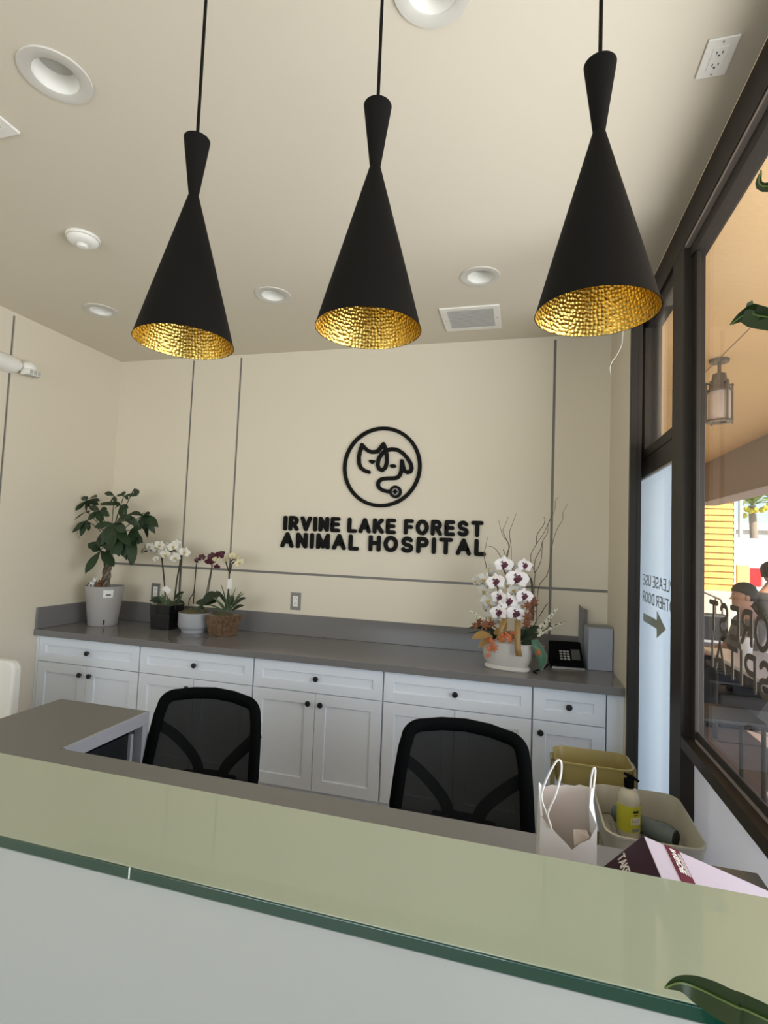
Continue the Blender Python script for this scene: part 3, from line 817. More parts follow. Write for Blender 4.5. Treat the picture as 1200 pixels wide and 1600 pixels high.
def register(x0, x1, y0, y1, label, n):
    v = tag(empty('ceiling_vent', ((x0 + x1) / 2, (y0 + y1) / 2, H)), label, 'vent', 'ceiling vents')
    b = 0.036; z1 = H - 0.0005; z0 = H - 0.009
    mb = MB().box((x0, y0, z0), (x1, y0 + b, z1)).box((x0, y1 - b, z0), (x1, y1, z1)).box((x0, y0 + b, z0), (x0 + b, y1 - b, z1)).box((x1 - b, y0 + b, z0), (x1, y1 - b, z1))
    mb.build('frame', M['white'], v, bevel=0.002)
    boxo('gap_shade_sheet', (x0 + b - 0.001, y0 + b - 0.001, H - 0.0022), (x1 - b + 0.001, y1 - b + 0.001, H - 0.0008), M['slotd'], v)  # black sheet below the closed ceiling paints the shade between slats
    base = None
    for i in range(n):
        y = y0 + b + (y1 - y0 - 2 * b) * (i + 0.5) / n; t = (y1 - y0 - 2 * b) / n
        if base is None:
            base = MB().hexa([(x0 + b, y - t * 0.30, H - 0.011), (x1 - b, y - t * 0.30, H - 0.011), (x1 - b, y - t * 0.16, H - 0.0115), (x0 + b, y - t * 0.16, H - 0.0115),
                              (x0 + b, y + t * 0.05, H - 0.003), (x1 - b, y + t * 0.05, H - 0.003), (x1 - b, y + t * 0.22, H - 0.0035), (x0 + b, y + t * 0.22, H - 0.0035)]).build('slat', M['white'], v)
            yb = y
        else:
            s = base.copy(); C.objects.link(s); s.location.y = y - yb
    for sx in (x0 + b / 2, x1 - b / 2):
        MB().lathe([(0.004, -0.0008), (0.003, 0)], (sx, (y0 + y1) / 2, z0), 10).build('screw', M['plate_grey'], v)
register(-0.487, -0.160, 2.83, 3.138, 'white slatted ceiling vent in front of the back wall', 15)
register(-1.965, -1.637, 0.985, 1.300, 'white ceiling vent corner cut by the left picture edge', 15)

def duplex(name, c, ux, uy, un, label, m_plate, m_dev, parts=True):
    """wall plate with a duplex outlet; un points out of the surface"""
    o = tag(empty(name, c), label, 'outlet')
    c = Vector(c)
    def bx(cx, cy, wd, hd, n0, n1):
        return MB().hexa([c + ux * (cx + sx * wd / 2) + uy * (cy + sy_ * hd / 2) + un * n for n in (n0, n1) for sx, sy_ in ((-1, -1), (1, -1), (1, 1), (-1, 1))])
    bx(0, 0, 0.073, 0.116, 0.0006, 0.006).build('plate', m_plate, o, bevel=0.0018)
    dv = bx(0, 0, 0.036, 0.070, 0.0062, 0.0078).build('receptacle', m_dev, o, bevel=0.0006)
    if parts:
        for s in (-1, 1):
            bx(-0.007, s * 0.018 - 0.002, 0.0022, 0.008, 0.0078, 0.0083).build('slot', M['slotd'], dv)
            bx(0.007, s * 0.018 - 0.002, 0.0022, 0.007, 0.0078, 0.0083).build('slot', M['slotd'], dv)
            bx(0, s * 0.018 + 0.007, 0.005, 0.004, 0.0078, 0.0083).build('ground_slot', M['slotd'], dv)
        for s in (-1, 1):
            bx(0, s * 0.048, 0.004, 0.004, 0.006, 0.0068).build('screw', M['plate_grey'], o)
    return o
duplex('ceiling_outlet', (0.458, 1.484, H), X, yv, -Z, 'white duplex outlet on the ceiling near the window', M['white'], M['white'])
duplex('wall_outlet', (-1.478, D - PT, 1.094), X, Z, -yv, 'grey plate outlet on back wall below the lettering', M['plate_grey'], M['white'])
duplex('wall_outlet', (-2.579, D - PT, 1.092), X, Z, -yv, 'grey plate outlet behind the white orchids', M['plate_grey'], M['white'])

# emergency light on the left wall
el = tag(empty('emergency_light', (XL + PT, 2.3, 2.48)), 'white twin head emergency light on the left wall', 'emergency light')
mb = MB()
prof = []
for k in range(9):
    a = math.pi * k / 8
    prof.append((0.005 + 0.062 * math.sin(a) ** 0.7 if 0 < k < 8 else 0.0, 0.052 * math.cos(a)))
sec = [(XL + PT + 0.0008 + x, z) for x, z in prof]
mb.rings([[(x, yy, 2.487 + z * sc) for x, z in sec] for yy, sc in ((2.06, 0.55), (2.075, 0.9), (2.10, 1.0), (2.44, 1.0), (2.462, 0.9), (2.474, 0.6))])
mb.build('housing', M['white'], el, smooth=True)
for yy, s in ((2.525, 1), (2.012, -1)):
    hd = MB().ball((XL + 0.062, yy, 2.492), 0.046, 18, 10, (0.95, 1.0, 0.85)).build('lamp_head', M['white'], el, smooth=True)
    MB().box((XL + 0.048, yy - 0.044, 2.440), (XL + 0.118, yy + 0.046, 2.474)).build('lens_frame', M['white'], hd, bevel=0.006)
    for k in range(3):
        y0 = yy - 0.038 + k * 0.027
        MB().box((XL + 0.1182, y0, 2.444), (XL + 0.1192, y0 + 0.022, 2.470)).build('lens', M['lens'], hd)
        MB().box((XL + 0.055, y0, 2.4388), (XL + 0.112, y0 + 0.022, 2.4398)).build('lens', M['lens'], hd)

# loose white wire at the jamb
wpts = [at(975, 505, 2.69), at(973, 524, 2.69), at(971, 540, 2.69), at(963, 556, 2.69), at(956, 566, 2.69), at(953, 576, 2.69), at(955, 586, 2.69)]
tag(MB().tube(smooth_path([tuple(p) for p in wpts], 4), 0.0016, 6).build('loose_wire', M['white'], None, smooth=True), 'thin white loose wire hanging by the door jamb', 'wire')

# ================================================================== PLANTS
def leaf_mb(mb, base, tip, wd, sag=0.15, twist=0.0, side=None, fold=0.12, n=7, peak=0.5, cup=0.0):
    """curved blade from base to tip; returns mb"""
    a, b = Vector(base), Vector(tip); d = b - a; L_ = d.length
    up = Vector((0, 0, 1))
    s = Vector(side).normalized() if side is not None else d.cross(up)
    if s.length < 1e-4: s = Vector((1, 0, 0))
    s.normalize()
    nrm = s.cross(d).normalized()
    if nrm.z < 0: nrm = -nrm
    rot = Matrix.Rotation(twist, 3, d.normalized())
    s = rot @ s; nr2 = rot @ nrm
    rows = []
    for i in range(n + 1):
        t = i / n
        c = a + d * t + Vector((0, 0, 1)) * (sag * L_ * 4 * t * (1 - t) * 0.5)
        w_ = wd * 0.5 * (math.sin(math.pi * t ** (math.log(0.5) / math.log(peak))) ** 0.8 if 0 < t < 1 else 0.02)
        rows.append([c - s * w_ - nr2 * (-fold * w_), c - nr2 * (0.0), c + s * w_ - nr2 * (-fold * w_)])
    mb.rings(rows, False, False, closed=False)
    return mb

# --- money tree in the left corner
PY = 3.06
mt = tag(empty('potted_money_tree', (-2.793, 3.082, ZC)), 'leafy money tree in a tall light grey pot, leftmost plant', 'potted plant')
MB().lathe([(0.088, 0.0), (0.092, 0.004), (0.122, 0.262), (0.124, 0.267), (0.119, 0.267), (0.117, 0.25)], (-2.793, 3.082, ZC + 0.0005), 40, True, False).build('pot', M['pot_grey'], mt, smooth=True)
MB().lathe([(0.1165, 0.246), (0.05, 0.254), (0.0, 0.256)], (-2.793, 3.082, ZC), 24, True, False).build('soil', M['soil'], mt, smooth=True)
pf = at(168, 924, 2.972)
st_ = MB()
for dz, hh in ((0.212, 0.012), (0.192, 0.018)):
    pass
def on_pot(zrel, ang, r_extra=0.0008):
    r_ = 0.092 + (0.122 - 0.092) * (zrel / 0.262) + r_extra
    return Vector((-2.793 + r_ * math.cos(ang), 3.082 + r_ * math.sin(ang), ZC + zrel))
def pot_patch(z0, z1, a0, a1, e):
    return MB().rings([[on_pot(z, R(a0 + (a1 - a0) * k / 5), e) for k in range(6)] for z in (z0, z1)], False, False, closed=False)
pot_patch(0.196, 0.246, -52, -22, 0.0012).build('price_sticker', M['paper'], mt)
pot_patch(0.210, 0.218, -44, -29, 0.0018).build('print', M['slotd'], mt)
pot_patch(0.012, 0.045, -47, -41, 0.0012).build('water_gauge', M['slotd'], mt)
tr0 = Vector((-2.775, 3.06, ZC + 0.25))
for k in range(3):
    pth = []
    for i in range(22):
        t = i / 21; a = 2 * math.pi * (1.6 * t + k / 3)
        pth.append(tr0 + Vector((0.015 * math.cos(a) + 0.02 * t, 0.015 * math.sin(a), 0.30 * t)))
    MB().tube(pth, [0.017 - 0.006 * i / 21 for i in range(22)], 8).build('braided_stem', M['bark'], mt, smooth=True)
top = tr0 + Vector((0.02, 0, 0.29))
def cpx(cx, cy): return (90 + cx / 6.67, 750 + cy / 6.67)
clusters = [  # centre (crop px), depth, leaf tips (crop px)
    ((300, 215), 3.05, [(168, 175), (78, 298), (300, 332), (412, 180), (438, 220), (430, 258)], 9),
    ((590, 165), 3.12, [(488, 138), (505, 165), (502, 212), (555, 240), (600, 238)], 5),
    ((690, 165), 3.02, [(610, 165), (690, 118), (835, 165), (738, 203)], 7),
    ((800, 88), 3.10, [(765, 150), (790, 155), (815, 165), (838, 158)], 4),
    ((300, 325), 3.0, [(172, 420), (330, 345)], 6),
    ((300, 425), 2.98, [(150, 552), (238, 588), (322, 508), (352, 420)], 10),
    ((880, 375), 3.04, [(752, 348), (905, 525), (1018, 562), (1052, 492), (965, 352), (890, 345)], 10),
    ((655, 265), 3.08, [(560, 240), (740, 290), (668, 400), (440, 245), (590, 300)], 8),
    ((440, 320), 3.00, [(315, 420), (330, 290), (520, 300), (420, 430), (540, 380)], 10),
    ((720, 360), 2.97, [(690, 300), (730, 440), (860, 520), (620, 430), (780, 470)], 10),
    ((570, 455), 2.93, [(380, 490), (420, 745), (505, 600), (690, 560), (700, 430), (560, 620)], 15),
    ((600, 520), 2.90, [(640, 800), (520, 680), (760, 690), (720, 840), (690, 700)], 16),
    ((760, 520), 2.95, [(800, 780), (860, 510), (890, 660), (765, 895), (840, 600)], 12),
    ((640, 600), 2.91, [(560, 790), (700, 810), (600, 700), (745, 745)], 14),
    ((480, 560), 2.95, [(430, 700), (395, 650), (530, 735)], 14),
    ((450, 735), 2.94, [(285, 990), (590, 905), (320, 660)], 15),
]
for (cx, cy), dep, tips, wd in clusters:
    if wd >= 8:
        tips = tips + [(cx + (tx - cx) * random.uniform(0.6, 0.95) + random.randint(-45, 45), cy + (ty - cy) * random.uniform(0.6, 0.95) + random.randint(-20, 60)) for tx, ty in tips[:4]]
    c3 = at(*cpx(cx, cy), dep)
    mid = (c3 + top) / 2 + Vector((0, 0, 0.03))
    MB().tube(smooth_path([tuple(top), tuple(mid), tuple(c3)], 4), 0.0028, 5).build('petiole', M['leaf'], mt, smooth=True)
    for tx, ty in tips:
        t3 = at(*cpx(tx, ty), dep + random.uniform(-0.07, 0.05))
        t3.x = max(t3.x, XL + 0.03)
        L_ = (t3 - c3).length
        leaf_mb(MB(), c3, t3, max(wd * 0.0042, L_ * 0.30), sag=random.uniform(0.02, 0.16), twist=random.uniform(-0.5, 0.5), side=(t3 - c3).cross(Vector((0, -0.8, 0.6))), peak=0.58).build('leaf', M['leaf'], mt, smooth=True)
# little animal figurines on the soil
def figurine(c, s, body, spots, label):
    f = tag(empty('animal_figurine', c), label, 'figurine', 'figurines in the money tree pot')
    c = Vector(c)
    b = MB(); b.ball(c + Vector((0, 0, 0.020 * s)), 0.016 * s, 12, 8, (1.25, 0.8, 0.85))
    for sx in (-1, 1):
        for sy_ in (-1, 1):
            b.tube([c + Vector((sx * 0.011 * s, sy_ * 0.006 * s, 0.016 * s)), c + Vector((sx * 0.012 * s, sy_ * 0.006 * s, 0.0))], 0.004 * s, 6)
    b.build('body', body, f, smooth=True)
    h = MB(); h.ball(c + Vector((0.020 * s, -0.004 * s, 0.040 * s)), 0.012 * s, 12, 8, (1, 0.95, 1))
    for sx in (-1, 1):
        h.tube([c + Vector((0.020 * s + sx * 0.007 * s, -0.003 * s, 0.048 * s)), c + Vector((0.020 * s + sx * 0.010 * s, -0.003 * s, 0.058 * s))], [0.004 * s, 0.001 * s], 6)
    h.ball(c + Vector((0.022 * s, -0.014 * s, 0.037 * s)), 0.006 * s, 8, 6)
    h.build('head', body, f, smooth=True)
    for q in ((-0.008, -0.0125, 0.023), (0.006, -0.0125, 0.016)):
        MB().ball(c + Vector(q) * s, 0.0052 * s, 8, 6, (1, 0.45, 1)).build('spot', spots, f, smooth=True)
zs = ZC + 0.254
figurine((-2.845, 3.02, zs), 1.25, M['paper'], M['slotd'], 'tiny black and white animal figurine in the money tree pot')
figurine((-2.785, 3.005, zs), 1.1, M['rust'], M['bark'], 'tiny rust coloured animal figurine against the money tree stem')
figurine((-2.872, 3.06, zs), 1.0, M['leaf2'], M['slotd'], 'tiny dark animal figurine at the left in the money tree pot')

# --- orchids
def blossom_mesh(name, s, m_pet, m_lip, parent, style=0):
    """flower facing -y, centre at origin, radius about s"""
    mb = MB()
    def petal(ang, length, width, cup, z0=0.0):
        rows = []
        ca, sa = math.cos(ang), math.sin(ang)
        for i in range(6):
            t = i / 5
            w_ = width * (math.sin(math.pi * (0.12 + 0.86 * t)) ** 0.6)
            row = []
            for j in range(5):
                u = (j / 4 - 0.5) * 2
                x, z = ca * t * length - sa * u * w_, sa * t * length + ca * u * w_
                row.append((x, z0 - cup * (t * t) * length + 0.12 * length * u * u * t, z))
            rows.append(row)
        mb.rings(rows, False, False, closed=False)
    for a in (90, 215, 325):
        petal(R(a), s * 0.95, s * 0.32, 0.1 if style == 0 else -0.15, 0.002)
    for a in (8, 172):
        petal(R(a), s * 1.0, s * 0.56, 0.18, -0.002)
    o = mb.build(name, m_pet, parent, smooth=True, local=True)
    lp = MB()
    lp.ball((0, -s * 0.12, -s * 0.18), s * 0.17, 8, 6, (1, 0.9, 1.2))
    lp.ball((s * 0.16, -s * 0.12, -s * 0.05), s * 0.10, 6, 5); lp.ball((-s * 0.16, -s * 0.12, -s * 0.05), s * 0.10, 6, 5)
    lp.build('lip', m_lip, o, smooth=True, local=True)
    return o
def put_blossom(src, parent, pos, rot, sc=1.0, first=False):
    o = src if first else src.copy()
    if not first:
        C.objects.link(o)
        for ch in src.children:
            k = ch.copy(); C.objects.link(k); k.parent = o
    o.parent = parent
    o.location = Vector(pos) - Vector(parent.location)
    o.rotation_euler = rot
    o.scale = (sc, sc, sc)
    return o
def opx(cx, cy): return (210 + cx / 6.316, 830 + cy / 6.316)
def stems(parent, lines, Y, r=0.0042, m=None, cr=opx, lean=0.0):
    for ln in lines:
        n = len(ln)
        P_ = []
        for i, (x, y) in enumerate(ln):
            p = at(*cr(x, y), Y + lean * i / max(1, n - 1)); P_.append(tuple(p))
        MB().tube(smooth_path(P_, 4), r, 6).build('stem', m or M['stem'], parent, smooth=True)
def leaves(parent, ls, Y, m, wd, cr=opx, name='leaf', sag=0.2):
    for (bx, by, tx, ty, w_) in ls:
        b = at(*cr(bx, by), Y); t = at(*cr(tx, ty), Y + random.uniform(-0.06, 0.03))
        leaf_mb(MB(), b, t, w_, sag=sag, twist=random.uniform(-0.3, 0.3), side=(t - b).cross(Vector((0, -0.75, 0.66))), fold=0.25).build(name, m, parent, smooth=True)

# white orchid in black square pot
o1 = tag(empty('potted_orchid', (-2.342, 3.15, ZC)), 'white orchid in a black square pot beside the money tree', 'potted plant', 'orchids on the back worktop')
MB().hexa([(-2.415, 3.09, ZC + .0005), (-2.275, 3.09, ZC + .0005), (-2.275, 3.23, ZC + .0005), (-2.415, 3.23, ZC + .0005), (-2.425, 3.08, ZC + 0.165), (-2.265, 3.08, ZC + 0.165), (-2.265, 3.24, ZC + 0.165), (-2.425, 3.24, ZC + 0.165)]).build('pot', M['pot_black'], o1, bevel=0.004)
MB().ball((-2.345, 3.16, ZC + 0.16), 0.075, 16, 8, (0.98, 0.95, 0.35)).build('moss', M['moss'], o1, smooth=True)
stems(o1, [[(305, 700), (300, 560), (280, 350), (262, 230), (200, 185), (100, 200)], [(395, 680), (420, 480), (455, 260), (400, 190), (310, 220)], [(440, 700), (448, 480), (465, 250), (480, 200)]], 3.15, 0.0058)
leaves(o1, [(330, 700, 145, 690, 0.05), (380, 690, 495, 600, 0.045), (300, 700, 140, 750, 0.04), (350, 720, 500, 720, 0.035), (420, 720, 360, 860, 0.03)], 3.12, M['leaf2'], 0.05)
leaves(o1, [(300 + i * 12, 735, 230 + i * 22 + random.randint(-20, 20), 640 + random.randint(-30, 50), 0.013) for i in range(12)], 3.09, M['leaf3'], 0.01)
MB().hexa([at(*opx(270, 570), 3.06), at(*opx(330, 620), 3.06), at(*opx(330, 620), 3.063), at(*opx(270, 570), 3.063), at(*opx(310, 535), 3.06), at(*opx(368, 580), 3.06), at(*opx(368, 580), 3.063), at(*opx(310, 535), 3.063)]).build('care_card', M['paper'], o1)
f0 = blossom_mesh('blossom', 0.034, M['petal'], M['lip'], o1)
W1 = [(85, 195, -50, .8), (135, 160, -30, .95), (155, 150, 25, .8), (215, 150, 10, 1.05), (250, 140, 40, .9), (213, 270, 20, .55), (265, 215, -20, .9), (310, 230, 15, 1.0), (330, 155, -10, .8), (385, 150, 20, 1.0), (415, 125, 45, .8), (370, 270, -35, .8), (405, 260, 10, .95), (460, 195, -15, 1.0), (495, 210, 35, .95)]
for i, (x, y, rz, sc) in enumerate(W1):
    put_blossom(f0, o1, at(*opx(x, y), 3.10 + random.uniform(-0.04, 0.02)), (R(random.uniform(-25, 25)), R(random.uniform(-30, 30)), R(rz * 0.7)), sc * 1.2, i == 0)
# wine orchid in white round bowl
o2 = tag(empty('potted_orchid', (-2.099, 3.12, ZC)), 'dark wine orchid in a round grey white bowl', 'potted plant', 'orchids on the back worktop')
MB().lathe([(0.078, 0.0005), (0.080, 0.006), (0.082, 0.022), (0.098, 0.032), (0.103, 0.045), (0.1045, 0.128), (0.102, 0.131), (0.098, 0.126)], (-2.099, 3.12, ZC), 40, True, False).build('pot', M['pot_white'], o2, smooth=True)
MB().ball((-2.099, 3.12, ZC + 0.125), 0.097, 20, 8, (1, 1, 0.32)).build('moss', M['moss'], o2, smooth=True)
stems(o2, [[(535, 730), (545, 670), (585, 600), (600, 470), (615, 310), (660, 265)], [(582, 720), (590, 600), (605, 420), (612, 330)], [(690, 680), (715, 590), (745, 440), (765, 340), (760, 270)], [(720, 640), (745, 500), (760, 400), (770, 330)]], 3.13, 0.0036)
leaves(o2, [(720, 720, 600, 710, 0.05), (730, 720, 865, 630, 0.085), (690, 730, 830, 690, 0.08), (640, 760, 820, 610, 0.07), (600, 760, 690, 780, 0.04), (560, 740, 640, 840, 0.022), (640, 740, 680, 820, 0.02)], 3.08, M['leaf2'], 0.06)
f1 = blossom_mesh('blossom', 0.030, M['petal_p'], M['lip_d'], o2, 1)
for i, (x, y, rz, sc) in enumerate([(608, 292, -40, .85), (668, 255, 20, .8), (640, 275, 60, .5), (735, 300, -10, 1.05), (765, 245, 10, 1.0), (770, 310, 40, .7), (845, 235, 20, 1.0), (865, 225, 60, .8), (815, 350, 20, .75), (815, 240, -20, .7)]):
    put_blossom(f1, o2, at(*opx(x, y), 3.10 + random.uniform(-0.03, 0.03)), (R(random.uniform(-35, 35)), R(random.uniform(-40, 40)), R(rz)), sc, i == 0)
# cream orchid in brown square pot
o3 = tag(empty('potted_orchid', (-1.874, 3.11, ZC)), 'cream orchid with grassy leaves in a brown square pot', 'potted plant', 'orchids on the back worktop')
MB().hexa([(-1.945, 3.055, ZC + .0005), (-1.83, 3.045, ZC + .0005), (-1.80, 3.15, ZC + .0005), (-1.915, 3.16, ZC + .0005), (-1.97, 3.035, ZC + 0.132), (-1.815, 3.022, ZC + 0.132), (-1.775, 3.168, ZC + 0.132), (-1.93, 3.18, ZC + 0.132)]).build('pot', M['pot_brown'], o3, bevel=0.003)
MB().ball((-1.873, 3.10, ZC + 0.128), 0.07, 14, 8, (1, 1, 0.3)).build('moss', M['moss'], o3, smooth=True)
stems(o3, [[(910, 760), (925, 600), (935, 450), (945, 320), (975, 280), (1020, 290)], [(940, 420), (950, 380), (965, 320), (1000, 300)], [(935, 400), (915, 350), (900, 290)]], 3.12, 0.0048)
leaves(o3, [(950, 780, 1105, 660, 0.045), (960, 790, 1085, 735, 0.04), (930, 760, 800, 585, 0.022), (900, 780, 985, 640, 0.06)], 3.07, M['leaf2'], 0.05)
leaves(o3, [(900, 800, 770, 650, .014), (910, 800, 830, 700, .013), (930, 800, 1005, 555, .012), (940, 800, 1070, 590, .012), (925, 800, 1090, 610, .013), (890, 800, 700, 730, .012), (930, 800, 880, 640, .012), (940, 800, 960, 620, .012), (900, 810, 740, 760, .012), (945, 810, 1060, 690, .012), (920, 790, 850, 515, .008), (935, 800, 945, 680, .014), (950, 800, 930, 600, .010)], 3.04, M['leaf3'], 0.01)
MB().hexa([at(*opx(920, 470), 3.09), at(*opx(965, 470), 3.09), at(*opx(965, 470), 3.092), at(*opx(920, 470), 3.092), at(*opx(915, 570), 3.09), at(*opx(960, 570), 3.09), at(*opx(960, 570), 3.092), at(*opx(915, 570), 3.092)]).build('care_card', M['paper'], o3)
f2 = blossom_mesh('blossom', 0.033, M['petal_y'], M['lip'], o3)
for i, (x, y, rz, sc) in enumerate([(810, 275, 10, .75), (905, 280, -25, .9), (940, 250, 15, .9), (965, 240, 40, .7), (1015, 260, -10, .9), (1035, 310, 25, 1.0)]):
    b_ = put_blossom(f2, o3, at(*opx(x, y), 3.10 + random.uniform(-0.03, 0.03)), (R(random.uniform(-25, 25)), R(random.uniform(-30, 30)), R(rz)), sc, i == 0)

# --- big arrangement on the right
def fpx(cx, cy): return (720 + cx / 6.667, 850 + cy / 6.667)
def bpx(cx, cy): return (700 + cx / 4, 760 + cy / 4)
AY = 2.93
fa = tag(empty('flower_arrangement', (-0.05, AY, ZC)), 'tall orchid arrangement with curly twigs in a white oval planter', 'flower arrangement')
mb = MB()
rs = []
pc = Vector((-0.075, AY, ZC + 0.0005)); ang = R(-14)
for rx, ry, z in ((0.118, 0.062, 0.0), (0.122, 0.066, 0.006), (0.119, 0.063, 0.016), (0.110, 0.060, 0.022), (0.126, 0.072, 0.055), (0.136, 0.080, 0.10), (0.138, 0.081, 0.140), (0.134, 0.078, 0.143), (0.130, 0.074, 0.13)):
    ringp = []
    for k in range(40):
        a = 2 * math.pi * k / 40
        x = rx * (abs(math.cos(a)) ** 0.7) * (1 if math.cos(a) > 0 else -1); y = ry * (abs(math.sin(a)) ** 0.8) * (1 if math.sin(a) > 0 else -1)
        ringp.append(pc + Vector((x * math.cos(ang) - y * math.sin(ang), x * math.sin(ang) + y * math.cos(ang), z)))
    rs.append(ringp)
mb.rings(rs, True, True).build('planter', M['pot_cream'], fa, smooth=True)
twigs = [
    [(240, 500), (225, 430), (235, 380), (247, 318)], [(330, 440), (300, 395), (270, 375), (238, 380)],
    [(365, 620), (365, 440), (385, 380), (375, 350), (345, 310), (330, 270), (317, 212)],
    [(372, 440), (380, 370), (360, 320), (343, 275), (360, 235), (378, 188)],
    [(396, 560), (395, 460), (395, 380), (385, 290), (405, 230), (426, 168)],
    [(535, 840), (540, 600), (545, 540), (520, 480), (520, 420), (560, 350), (600, 290), (640, 200), (668, 145), (670, 90), (692, 68)],
    [(540, 540), (545, 460), (580, 390), (592, 340), (622, 290), (625, 240), (642, 205)], [(545, 540), (580, 470), (588, 400), (590, 350)],
    [(550, 860), (560, 680), (575, 610), (620, 550), (640, 450), (655, 350), (680, 270), (715, 210), (720, 160), (746, 113)],
    [(553, 360), (558, 300), (598, 240), (605, 200), (597, 195)], [(240, 500), (235, 540), (250, 640), (330, 800)], [(345, 395), (355, 420), (360, 445)]]
for ln in twigs:
    n = len(ln); Yo = random.uniform(-0.03, 0.05)
    P_ = [tuple(at(*bpx(x, y), AY + Yo + 0.02 * math.sin(i * 1.7))) for i, (x, y) in enumerate(ln)]
    sm_ = smooth_path(P_, 4)
    MB().tube(sm_, [0.0024 - 0.0014 * i / len(sm_) for i in range(len(sm_))], 5).build('twig', M['twig'], fa, smooth=True)
stems(fa, [[(740, 800), (745, 600), (742, 420), (715, 350), (660, 310)]], AY + 0.0, 0.006, M['stem'], fpx)
stems(fa, [[(600, 900), (560, 640), (500, 400), (430, 230)], [(480, 880), (420, 640), (380, 440)], [(590, 850), (575, 500)]], AY + 0.05, 0.004, M['stem'], fpx)
fs = blossom_mesh('blossom', 0.042, M['petal_s'], M['lip_d'], fa)
BL = [(450, 215, 0, 1.0), (665, 225, 30, 0.85), (365, 395, -10, 1.0), (588, 360, 5, 1.2), (400, 555, -25, 0.9), (500, 600, 0, 1.0), (660, 545, 25, 0.95), (395, 715, -20, 0.95), (575, 725, 8, 1.05)]
for i, (x, y, rz, sc) in enumerate(BL):
    put_blossom(fs, fa, at(*fpx(x, y), AY - 0.09 + random.uniform(-0.015, 0.015)), (R(random.uniform(-12, 12)), R(random.uniform(-12, 12)), R(rz)), sc * 1.2, i == 0)
fg = blossom_mesh('blossom', 0.04, M['petal_g'], M['lip'], fa)
BG = [(300, 260, -70, .8), (245, 370, -60, .9), (160, 385, -75, .7), (250, 490, -65, 1.0), (290, 590, -60, 1.0), (330, 650, -50, .9), (320, 760, -55, .9), (520, 250, 70, .8), (480, 430, 60, .8), (545, 480, 40, .7), (640, 640, 50, .8), (590, 470, 10, .6), (330, 320, -50, .7), (410, 800, -20, .8)]
for i, (x, y, rz, sc) in enumerate(BG):
    put_blossom(fg, fa, at(*fpx(x, y), AY - 0.03 + random.uniform(-0.02, 0.03)), (R(random.uniform(-20, 20)), R(random.uniform(-20, 20)), R(rz * 0.6)), sc * 1.25, i == 0)
# foliage round the rim
def star_leaf(c, s, m, rot):
    mb = MB(); c = Vector(c)
    e = Euler(rot).to_matrix()
    pts = []
    for k in range(14):
        a = 2 * math.pi * k / 14; r_ = s * (1.0 if k % 2 == 0 else 0.45)
        pts.append(c + e @ Vector((r_ * math.cos(a), -0.1 * r_ * (k % 2), r_ * math.sin(a))))
    mb.add([c + e @ Vector((0, -0.15 * s, 0))] + pts, [(0, 1 + k, 1 + (k + 1) % 14) for k in range(14)])
    return mb
for (x, y, s, mm) in [(190, 810, .035, 'rust'), (250, 840, .035, 'rust'), (320, 830, .03, 'rust'), (150, 850, .025, 'rust'), (700, 640, .03, 'rust'), (760, 600, .03, 'rust'), (700, 760, .035, 'rust'), (740, 700, .025, 'rust'), (690, 830, .03, 'rust'), (780, 630, .02, 'rust'),
                      (310, 1010, .03, 'orange'), (340, 1080, .03, 'orange'), (290, 1090, .022, 'orange'), (285, 1160, .018, 'orange'), (830, 1080, .026, 'orange'), (810, 1130, .022, 'orange'), (450, 950, .03, 'orange'), (510, 980, .03, 'orange'), (430, 1000, .024, 'orange'), (540, 930, .024, 'orange')]:
    star_leaf(at(*fpx(x, y), AY - 0.10 + random.uniform(-0.02, 0.03)), s, M[mm], (R(random.uniform(-30, 30)), R(random.uniform(0, 360)), R(random.uniform(-40, 40)))).build('leaf', M[mm], fa)
leaves(fa, [(430, 950, 60, 880, .03), (420, 960, 40, 940, .014), (400, 960, 110, 830, .03), (380, 950, 240, 1010, .05), (640, 980, 850, 880, .06), (650, 1000, 830, 960, .06), (620, 1030, 780, 1060, .05), (640, 960, 700, 850, .04), (560, 980, 660, 900, .05), (600, 1020, 720, 900, .06)], AY - 0.04, M['leaf2'], .05, fpx)
leaves(fa, [(330, 960, 110, 990, .05), (330, 970, 180, 1090, .035), (420, 930, 340, 920, .05), (470, 920, 430, 790, .05)], AY - 0.08, M['ribbon'], .05, fpx, name='dried_leaf')
for i, (x, y) in enumerate([(430, 950), (465, 965), (440, 985), (490, 950), (400, 975), (520, 1005), (470, 930)]):
    MB().ball(at(*fpx(x, y), AY - 0.105), 0.009, 10, 7).build('berry', M['orange'], fa, smooth=True)
def flower_spike(a, b, Y, n, s):
    A, B = at(*fpx(*a), Y), at(*fpx(*b), Y - 0.03)
    st = MB().tube([A, A.lerp(B, 0.5) + Vector((0, 0, 0.006)), B], 0.0022, 5).build('spike_stem', M['stem'], fa)
    mb = MB()
    for i in range(n):
        t = 0.25 + 0.75 * i / n
        p = A.lerp(B, t)
        mb.ball(p + Vector((random.uniform(-1, 1), random.uniform(-1, 1), random.uniform(-1, 1))) * s * (1.3 - t), s * random.uniform(0.5, 0.8) * (1.2 - 0.6 * t), 6, 4)
    o = mb.build('florets', M['spike'], st, smooth=True); o['kind'] = 'stuff'
flower_spike((740, 1000), (1005, 670), AY - 0.06, 44, 0.012)
flower_spike((720, 980), (1085, 805), AY - 0.08, 30, 0.009)
flower_spike((700, 960), (905, 615), AY + 0.02, 26, 0.006)
flower_spike((380, 880), (70, 690), AY - 0.05, 40, 0.011)
flower_spike((300, 780), (225, 620), AY + 0.02, 26, 0.010)
